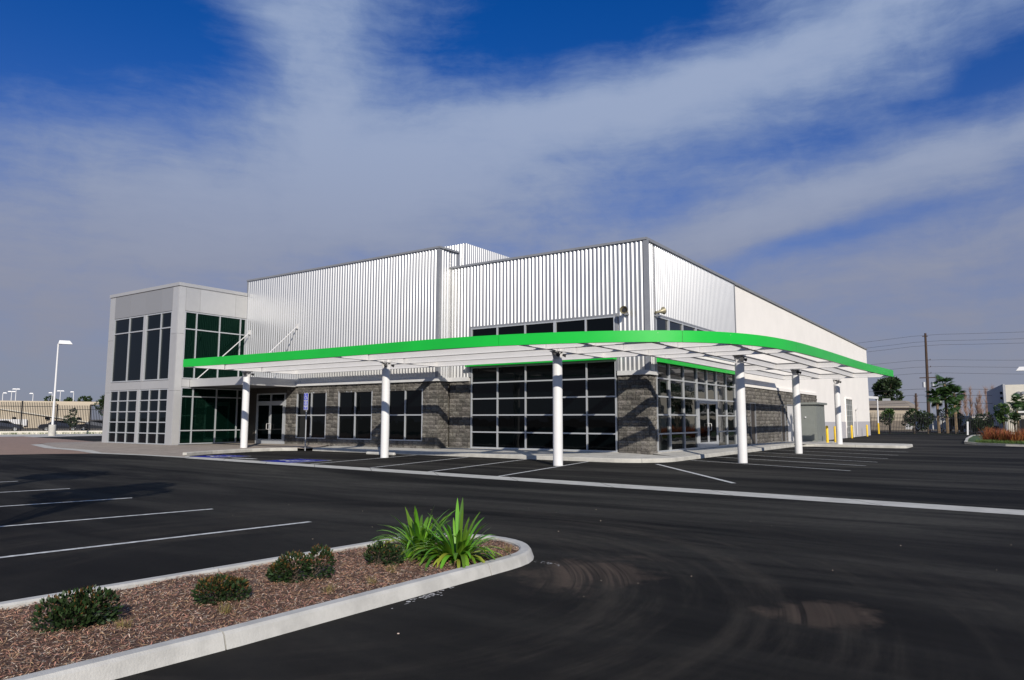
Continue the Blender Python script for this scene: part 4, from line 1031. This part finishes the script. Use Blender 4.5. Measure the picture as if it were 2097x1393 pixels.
# cars
def car(loc, rz, m, label, van=False):
    t = thing('parked_car', loc, label, 'van' if van else 'car', 'vehicles beyond the fences'); t.rotation_euler = (0, 0, rz)
    L, Wd = (4.6, 1.85)
    prof = [(-2.3, .35), (-2.28, .75), (-2.05, .92), (-1.35, .98), (-.75, 1.4), (.55, 1.42), (1.25, 1.0), (2.1, .86), (2.3, .6), (2.3, .35)] if not van else [(-2.5, .4), (-2.5, 2.0), (-2.3, 2.15), (1.0, 2.15), (1.6, 1.35), (2.35, 1.1), (2.5, .8), (2.5, .4)]
    def ext(pf, w0, w1=None, zt=1e9):
        g = MB(); n = len(pf)
        for s in (-1, 1): g.v += [(x, s*(w0 if z < 1.0 else (w1 or w0)), z) for x, z in pf]
        g.f += [tuple(range(n)), tuple(range(2*n-1, n-1, -1))]+[(i, (i+1) % n, n+(i+1) % n, n+i) for i in range(n)]; g.m += [0]*(n+2); return g
    o = ext(prof, Wd/2, Wd/2-.12).build('body', m, None); o.parent = t
    gl = [(-1.2, 1.0), (-.72, 1.34), (.5, 1.36), (1.08, 1.02)] if not van else [(.9, 1.4), (.9, 2.0), (1.0, 2.02), (1.45, 1.42)]
    o = ext(gl, Wd/2-.115, Wd/2-.10).build('side_glass', M_glass, None); o.parent = t
    for x in (-1.45, 1.45):
        for s in (-1, 1):
            g = MB(); g.tube([(x, s*.93, .33), (x, s*.72, .33)], .33, 14); o = g.build('wheel', M_tyre, None); o.parent = t
            g = MB(); g.tube([(x, s*.94, .33), (x, s*.9, .33)], .19, 10); h_ = g.build('rim', M_galv, None); h_.parent = o
    for s in (-.6, .6):
        g = MB(); xx = 2.27 if not van else 2.47; g.box(xx, xx+.05, s-.16, s+.16, .62, .76); o = g.build('headlight', M_signw, None); o.parent = t
    return t
car((-104.0, 38.0, 0), R(66), M_carb, 'dark parked car behind the fence at the far left edge of the view')
car((-101.5, 43.6, 0), R(70), M_carb, 'dark parked car behind the fence midway between the lamp post and the tower')
car((-99.2, 47.2, 0), R(60), M_carb, 'dark parked car behind the fence closest to the tower')
for i, (x, y, z, w, hh) in enumerate([(-184.5, 77, 0, 4, 3.0), (-183, 80.5, 0, 3.5, 2.2), (-182.3, 83, 0, 4, 2.0)]):
    tree_mesh('distant_tree', (x, y, z), 6, (5.1, w/2, w/2, 1.9), f'distant dark tree top above the parking structure, {ords[i]} from the left', M_leafdark, 900, .5, 60+i, .2, 'distant trees on the left', lobes=5)
tree_mesh('distant_tree', (-126.0, 60.9, 0), 6, (4.3, 1.7, 1.7, 2.4), 'dark tree right beside the left edge of the tower beyond the fence', M_leafdark, 1400, .35, 70, .15, 'distant trees on the left', lobes=7)
tree_mesh('young_tree', (-96.0, 42.5, 0), 4, (2.0, .9, .9, 1.4), 'small tree behind the fence right beside the lamp post pedestal', M_leafdark, 900, .2, 71, .06, 'distant trees on the left', lobes=5)
g = MB(); rnd = random.Random(9)
for k in range(260):
    t_ = rnd.random(); x, y = -87.5+5.5*t_+rnd.uniform(0, .8), 31+13*t_; tuft(g, x, y, 0, 8, .25, .2, rnd)
stuff(tag(g.build('weeds', M_grass), 'low green weeds growing along the foot of the left wall', 'weeds'))

# ------------------------------------------------------------------ right background
BH = thing('beige_house', (-16, 134, 0), 'beige low building with a brown sloping roof beyond the far corner of the white wall', 'building')
g = MB(); g.box(-30, -12.75, 129.5, 142, 0, 3.75); g.build('wall', M_beige, BH)
g = MB(); x0, x1, y0, y1 = -31, -12.2, 129.0, 142.5
g.add([(x0, y0, 3.6), (x1, y0, 3.5), (x1, y1, 3.5), (x0, y1, 3.6), (x0, y0+4, 4.9), (x1-1.4, y0+4, 4.75), (x1-1.4, y1-4, 4.75), (x0, y1-4, 4.9)], [(0, 1, 5, 4), (1, 2, 6, 5), (2, 3, 7, 6), (4, 5, 6, 7), (0, 3, 2, 1), (0, 4, 7, 3)]); g.build('roof', M_beiged, BH)
g = MB(); g.box(-17.0, -15.9, 133.5, 134.5, 4.7, 5.15); g.build('roof_vent', M_galv, BH)
g = MB(); g.box(-30, -12.74, 129.4, 129.49, 0, 1.5); g.build('wall_base', M_beiged, BH)
tree_mesh('round_tree', (-18.1, 149, 0), 9, (6.6, 2.9, 2.9, 2.9), 'big dark round tree rising behind the beige low building', M_leafdark, 5200, .5, 80, .35, lobes=12)
WB = thing('cream_warehouse', (15, 112, 0), 'cream two-storey building with a grey side wall at the right edge', 'building')
g = MB(); g.add([(0, 100, 0), (40, 99, 0), (40, 99, 5.65), (0, 100, 5.65)], [(0, 1, 2, 3)]); g.box(.02, 40, 100.02, 128, 0, 5.6); g.build('wall', M_cream, WB)
slab('side_wall', (-.02, 100.02), (-2.1, 126), 0, 5.75, .2, M_greyw, WB)
g = MB(); g.box(-.06, 40, 99.1-.4, 100.4, 5.65, 5.8); g.build('parapet_cap', M_greyw, WB) if False else None
for k in range(7):
    x = 1.0+k*4.2; w = MB(); w.box(x, x+2.9, 99.72-.0255*x, 99.84-.0255*x, 2.65, 3.75); fr = w.build('window', M_glassg, WB)
    w = MB(); yb = 99.70-.0255*x; w.box(x+1.0, x+1.07, yb-.05, yb+.01, 2.65, 3.75); w.box(x+1.95, x+2.02, yb-.05, yb+.01, 2.65, 3.75); w.box(x-.1, x+3.0, yb-.15, yb+.01, 2.45, 2.64); w.build('frame', M_signw, fr)
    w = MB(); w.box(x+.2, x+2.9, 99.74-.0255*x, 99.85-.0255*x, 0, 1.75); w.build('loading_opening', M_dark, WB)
g = MB(); [g.box(x, x+.25, 99.6, 99.9, 4.55, 4.85) for x in (1.1, 1.5)]; g.build('wall_lamp', M_trim, WB)
g = MB(); [g.box(-.55+i*.0, -.25, 101+i*2.5, 101.3+i*2.5, z, z+.3) for i, z in ((0, 4.6), (0, 4.0), (3, 3.2))]; g.build('wall_lamp', M_dark, WB)
# utility poles and wires
up = thing('utility_pole', (-9.1, 116.6, 0), 'tall wooden utility pole with crossarm and transformers', 'utility pole')
g = MB(); g.tube([(-9.17, 116.6, -.1), (-9.0, 116.6, 7), (-8.9, 116.6, 13.9)], [.23, .19, .14], 10); g.build('pole_shaft', M_wood, up, smooth=True)
g = MB(); g.box(-9.95, -7.8, 116.42, 116.52, 7.5, 7.62); g.box(-9.3, -8.6, 116.42, 116.52, 13.4, 13.5); g.build('crossarm', M_wood, up)
for x in (-9.45, -8.35): g = MB(); g.tube([(x, 116.5, 6.2), (x, 116.5, 6.95)], .22, 12); g.build('transformer', M_galv, up, smooth=True)
for z in (10.05, 9.07, 8.17): g = MB(); g.bar((-8.95, 116.5, z), (-8.45, 116.5, z), .06, .06); g.tube([(-8.5, 116.5, z), (-8.5, 116.5, z+.14)], .05, 8); g.build('insulator', M_wood, up)
g = MB(); g.tube([(-8.75, 116.4, 0), (-8.62, 116.4, 6)], .05, 6); g.build('conduit', M_galv, up)
p2 = thing('short_utility_pole', (-10.55, 116.5, 0), 'short wooden pole just left of the tall utility pole', 'utility pole')
g = MB(); g.tube([(-10.6, 115.5, 0), (-10.44, 115.5, 5.35)], [.16, .12], 8); g.build('pole_shaft', M_wood, p2); g = MB(); g.box(-10.7, -10.2, 115.38, 115.44, 4.9, 5.0); g.build('crossarm', M_wood, p2)
wz = [13.7, 12.8, 12.22, 10.15, 9.2, 8.3, 6.05, 5.2, 4.15]
for i, z in enumerate(wz):
    pts = []
    for k in range(41):
        x = -70+k*3.5
        span = (x+8.9); L = 62 if span > 0 else 61; q = min(1, abs(span)/L); sag = -1.5*4*q*(1-q)*(.7 if i < 6 else .5)
        pts.append((x, 116.55, z+sag+(.02*span if i < 3 else 0)))
    g = MB(); g.tube(pts, .022 if i < 6 else .03, 4, cap=False)
    tag(g.build('overhead_wire', M_wire), f'thin overhead wire at the tall utility pole, {["topmost", "second", "third", "fourth", "fifth", "sixth", "seventh", "eighth", "lowest"][i]} counted downwards', 'wire', 'overhead wires along the rear street')
# fence along the rear
rp = [(-13.6, 95.5), (-11.5, 95.7), (-8.9, 95.9), (-6.2, 96.1), (-3.5, 96.3), (-.8, 96.5), (1.9, 96.7), (4.6, 96.9)]
fence('picket_fence', rp, 2.3, 0, 'black steel picket fence across the far end of the lot', pk=.16)
g = MB(); g.add([(-30, 96.0, -.01), (45, 97.6, -.01), (45, 99, -.01), (-30, 98, -.01)], [(0, 1, 2, 3)]); structure(g.build('rear_verge', M_lawn))
g = MB(); g.add([(-60, 99, -.015), (80, 99, -.015), (80, 114, -.015), (-60, 114, -.015)], [(0, 1, 2, 3)]); structure(g.build('rear_street', M_asph))
# shade frame at the building corner
cf = thing('gate_frame', (-12.6, 93.5, 0), 'white beam and post frame standing past the far corner of the building', 'frame')
g = MB(); g.tube([(-12.54, 94.0, 1.0), (-12.5, 94.0, 4.1)], .075, 10); g.build('post', M_signw, cf); g = MB(); g.tube([(-12.54, 94.0, 0), (-12.54, 94.0, 1.25)], .1, 10); g.build('yellow_sleeve', M_yell, cf)
g = MB(); g.bar((-12.5, 94.0, 4.2), (-14.0, 84.4, 4.2), .25, .28); g.build('beam', M_signw, cf)
# white stake
g = MB(); g.bar((-3.67, 92.76, 0), (-3.6, 92.76, 1.45), .16, .16); tag(g.build('marker_post', M_signw), 'slim white marker post in front of the rear fence', 'post')
# palms
def frond_mesh(L, n=9):
    g = MB()
    # fan palm leaf: stalk and radiating blades
    g.bar((0, 0, 0), (L*.45, 0, .02), .03, .02)
    for k in range(n):
        a = R(-75+150*k/(n-1)); c = Vector((L*.42, 0, 0)); d = Vector((math.cos(a), math.sin(a), 0)); l = L*.58*(1-.25*abs(k-(n-1)/2)/(n/2)); s = Vector((-d.y, d.x, 0))*.04*L
        g.add([c, c+d*l*.5+s+Vector((0, 0, .02)), c+d*l+Vector((0, 0, -.22*l)), c+d*l*.5-s+Vector((0, 0, .02))], [(0, 1, 2, 3)])
    o = g.build('frond', M_palm); me_ = o.data; bpy.data.objects.remove(o); return me_
fr_me = [frond_mesh(1.35, 14), frond_mesh(1.2, 13), frond_mesh(1.6, 15)]
def palm(x, y, z, h, s, label, n=50, skirt=.2, tr=.16):
    t = thing('fan_palm', (x, y, z), label, 'palm tree', 'fan palms beyond the rear fence'); g = MB()
    g.tube([(x, y, z-.1), (x+.03, y, z+h*.5), (x, y, z+h)], [tr*1.2, tr, tr*.8], 9); g.build('trunk', M_palmtrunk, t, smooth=True)
    rnd = random.Random(int(x*10))
    for k in range(n):
        o = bpy.data.objects.new('frond', rnd.choice(fr_me)); COL.objects.link(o); o.parent = t; e = rnd.uniform(-1.15, 1.3)
        o.location = (0, 0, h+rnd.uniform(-.25, .1)); o.rotation_euler = (rnd.uniform(-.4, .4), -e, rnd.uniform(0, 6.283)); k_ = s*1.08*rnd.uniform(.75, 1.1); o.scale = (k_, k_, k_)
palm(-7.2, 104.7, 0, 4.6, .95, 'left fan palm of the three beside the tall utility pole')
palm(-6.3, 105.2, 0, 6.1, 1.0, 'tallest fan palm, in the middle of the three beside the utility pole')
palm(-5.3, 104.8, 0, 4.9, 1.0, 'right fan palm of the three beside the tall utility pole')
palm(-5.3, 103.6, 0, 3.4, .6, 'lowest fan palm crown in front of the right palm', 44)
palm(.9, 98.2, 0, 3.75, .8, 'lone thin palm in front of the cream building', 40, tr=.11)
# bushes and trees along the rear
tree_mesh('leafy_bush', (-11.85, 97.6, 0), 3, (2.1, 1.1, 1.0, 1.2), 'bright green bushy tree behind the rear fence near the white frame', M_leafmid, 1500, .2, 90, .08, 'trees along the rear fence', lobes=8)
tree_mesh('leafy_bush', (-9.4, 99.4, 0), 3, (1.7, 1.1, 1.1, 1.3), 'dark rounded bush left of the tall utility pole', M_leafdark, 1800, .22, 91, .1, 'trees along the rear fence', lobes=8)
tree_mesh('leafy_bush', (-8.0, 99.9, 0), 3, (1.6, 1.2, 1.1, 1.3), 'dark rounded bush at the foot of the tall utility pole', M_leafdark, 1800, .22, 92, .1, 'trees along the rear fence', lobes=8)
tree_mesh('leafy_bush', (-6.0, 107.5, 0), 3, (1.9, 1.8, 1.0, 1.3), 'olive bush between and behind the fan palms', M_leafmid, 1500, .25, 93, .1, 'trees along the rear fence', lobes=8)
tree_mesh('leafy_bush', (-3.0, 99.5, 0), 3, (1.3, 1.0, 1.0, 1.1), 'dark bush behind the white marker post', M_leafdark, 1500, .2, 94, .1, 'trees along the rear fence', lobes=8)
tree_mesh('leafy_bush', (-1.9, 99.7, 0), 3, (1.4, .8, .8, 1.1), 'small dark tree against the grey side wall', M_leafdark, 1200, .2, 95, .08, 'trees along the rear fence', lobes=7)
tree_mesh('young_tree', (-.35, 80.0, 0), 3.2, (2.2, .75, .75, .95), 'young green tree with slim trunks rising from the rust-coloured grasses', M_leafmid, 1600, .17, 96, .07, lobes=9)
tree_mesh('young_tree', (.5, 82.0, 0), 3.2, (2.0, .6, .6, .8), 'darker young tree directly behind the rust-coloured grasses', M_leafdark, 900, .17, 97, .06, lobes=7)
g = MB(); rnd = random.Random(14)
# bare winter trees
def bare(x, y, h, w, label, seed):
    t = thing('bare_tree', (x, y, 0), label, 'tree', 'bare trees on the horizon'); rnd = random.Random(seed); g = MB(); tw = MB()
    g.tube([(x, y, 0), (x, y, h*.9)], [.10, .03], 6)
    for k in range(60):
        z = h*rnd.uniform(.22, .88); a = rnd.uniform(0, 6.283); l = w*rnd.uniform(.4, 1)*(1.1-z/h*.6); e = Vector((x+math.cos(a)*l*.5, y+math.sin(a)*l*.5, z+l*.9)); g.tube([(x, y, z), ((x+e.x)/2, (y+e.y)/2, z+l*.35), e], [.04, .03, .015], 4)
        for q in range(8):
            p = Vector((x, y, z)).lerp(e, rnd.uniform(.2, 1)); d = Vector((rnd.uniform(-.5, .5), rnd.uniform(-.5, .5), rnd.uniform(.2, 1))).normalized()*rnd.uniform(.4, 1.0); s = Vector((.013, .0, 0)); tw.add([p-s, p+s, p+d], [(0, 1, 2)])
    g.build('trunk', M_twig, t); stuff(tw.build('twigs', M_twig, t))
for i, (x, h, w) in enumerate([(-6.3, 7.2, 1.5), (-5.5, 8.3, 1.3), (-4.5, 6.2, 1.5), (-4.0, 7.5, 1.2), (-3.0, 8.2, 1.3), (-1.9, 8.3, 1.4), (-13.6, 5.8, 1.2), (-7.4, 5.5, 1.5)]):
    bare(x, 158+i % 3*2, h, w, f'bare reddish winter tree on the horizon, {["second", "third", "fourth", "fifth", "sixth", "seventh", "leftmost alone", "first"][i]} of the row right of the palms', 200+i) if i != 6 else bare(x, 150, h, w, 'bare winter tree alone between the beige building and the utility pole', 206)
car((-8.6, 108, 0), R(180), M_carw, 'white van parked behind the rear fence below the left palm', van=True)
car((-4.9, 109, 0), R(0), M_carw, 'white van parked behind the rear fence right of the palms', van=True)
car((-3.2, 107.5, 0), R(10), M_carb, 'dark car parked behind the rear fence near the marker post')
g = MB(); g.box(-40, 30, 150, 170, 0, 2.2); tag(g.build('distant_warehouse', M_cream), 'long pale warehouse far behind the palms', 'building')
# right-hand planted island with rust grasses
ri = thing('rear_planted_island', (2, 62, 0), 'kerbed island of rust-coloured grasses at the right edge', 'planting island')
rk = [(8, 52.6), (2.5, 53.6), (-.2, 54.6), (-1.8, 56.2), (-2.55, 58.5), (-2.6, 61), (-2.9, 70), (-3.0, 84), (-2.5, 86)]
sweep('kerb_piece', rk, [(0, -.02), (0, .13), (.02, .15), (-.16, .15), (-.16, -.02)][::1], M_conc, ri)
g = MB(); pts = [(x+.08, y+.08) for x, y in rk]+[(8, 86)]; g.add([(x, y, .11) for x, y in pts], [tuple(range(len(pts)))]); g.build('planting_bed', M_lawn, ri, tri=True)
g = MB(); rnd = random.Random(77)
for k in range(75):
    x = rnd.uniform(-1.3, 5); y = rnd.uniform(57.3, 64)+max(0, (-x))*1.6; tuft(g, x, y, .1, 70, rnd.uniform(.7, 1.15), rnd.uniform(.45, .8), rnd)
stuff(tag(g.build('rust_grass', M_rust), 'mass of rust-coloured ornamental grasses on the right-hand island', 'grasses'))
g = MB()
for k in range(420):
    t_ = rnd.random(); x = -1.9+t_*8; y = 56.9-min(1, t_*2.2)*2.3+rnd.uniform(0, 1.0)+(1-t_)*.6; tuft(g, x, y, .1, 12, .28, .2, rnd)
stuff(tag(g.build('green_ground_cover', M_grass), 'low green ground cover in front of the rust grasses', 'ground cover'))

# what stands across the way, right of the view: seen mirrored in the side glazing
for i, (x, y, h, w) in enumerate([(9, 132, 12, 5), (19, 136, 13, 6), (30, 133, 12, 6), (42, 138, 14, 7), (12, 92, 6.5, 2.2), (22, 93, 7, 2.4)]):
    tree_mesh('street_tree', (x, y, 0), h, (h*.62, w, w, h*.34), ['tall dark tree behind the cream warehouse, nearest the view', 'tall dark tree behind the cream warehouse, second', 'tall dark tree behind the cream warehouse, third', 'tall dark tree behind the cream warehouse, farthest right', 'small tree before the cream warehouse, nearer the view', 'small tree before the cream warehouse, farther right'][i], M_leafdark, 2200, .6 if i < 4 else .25, 300+i, .25)
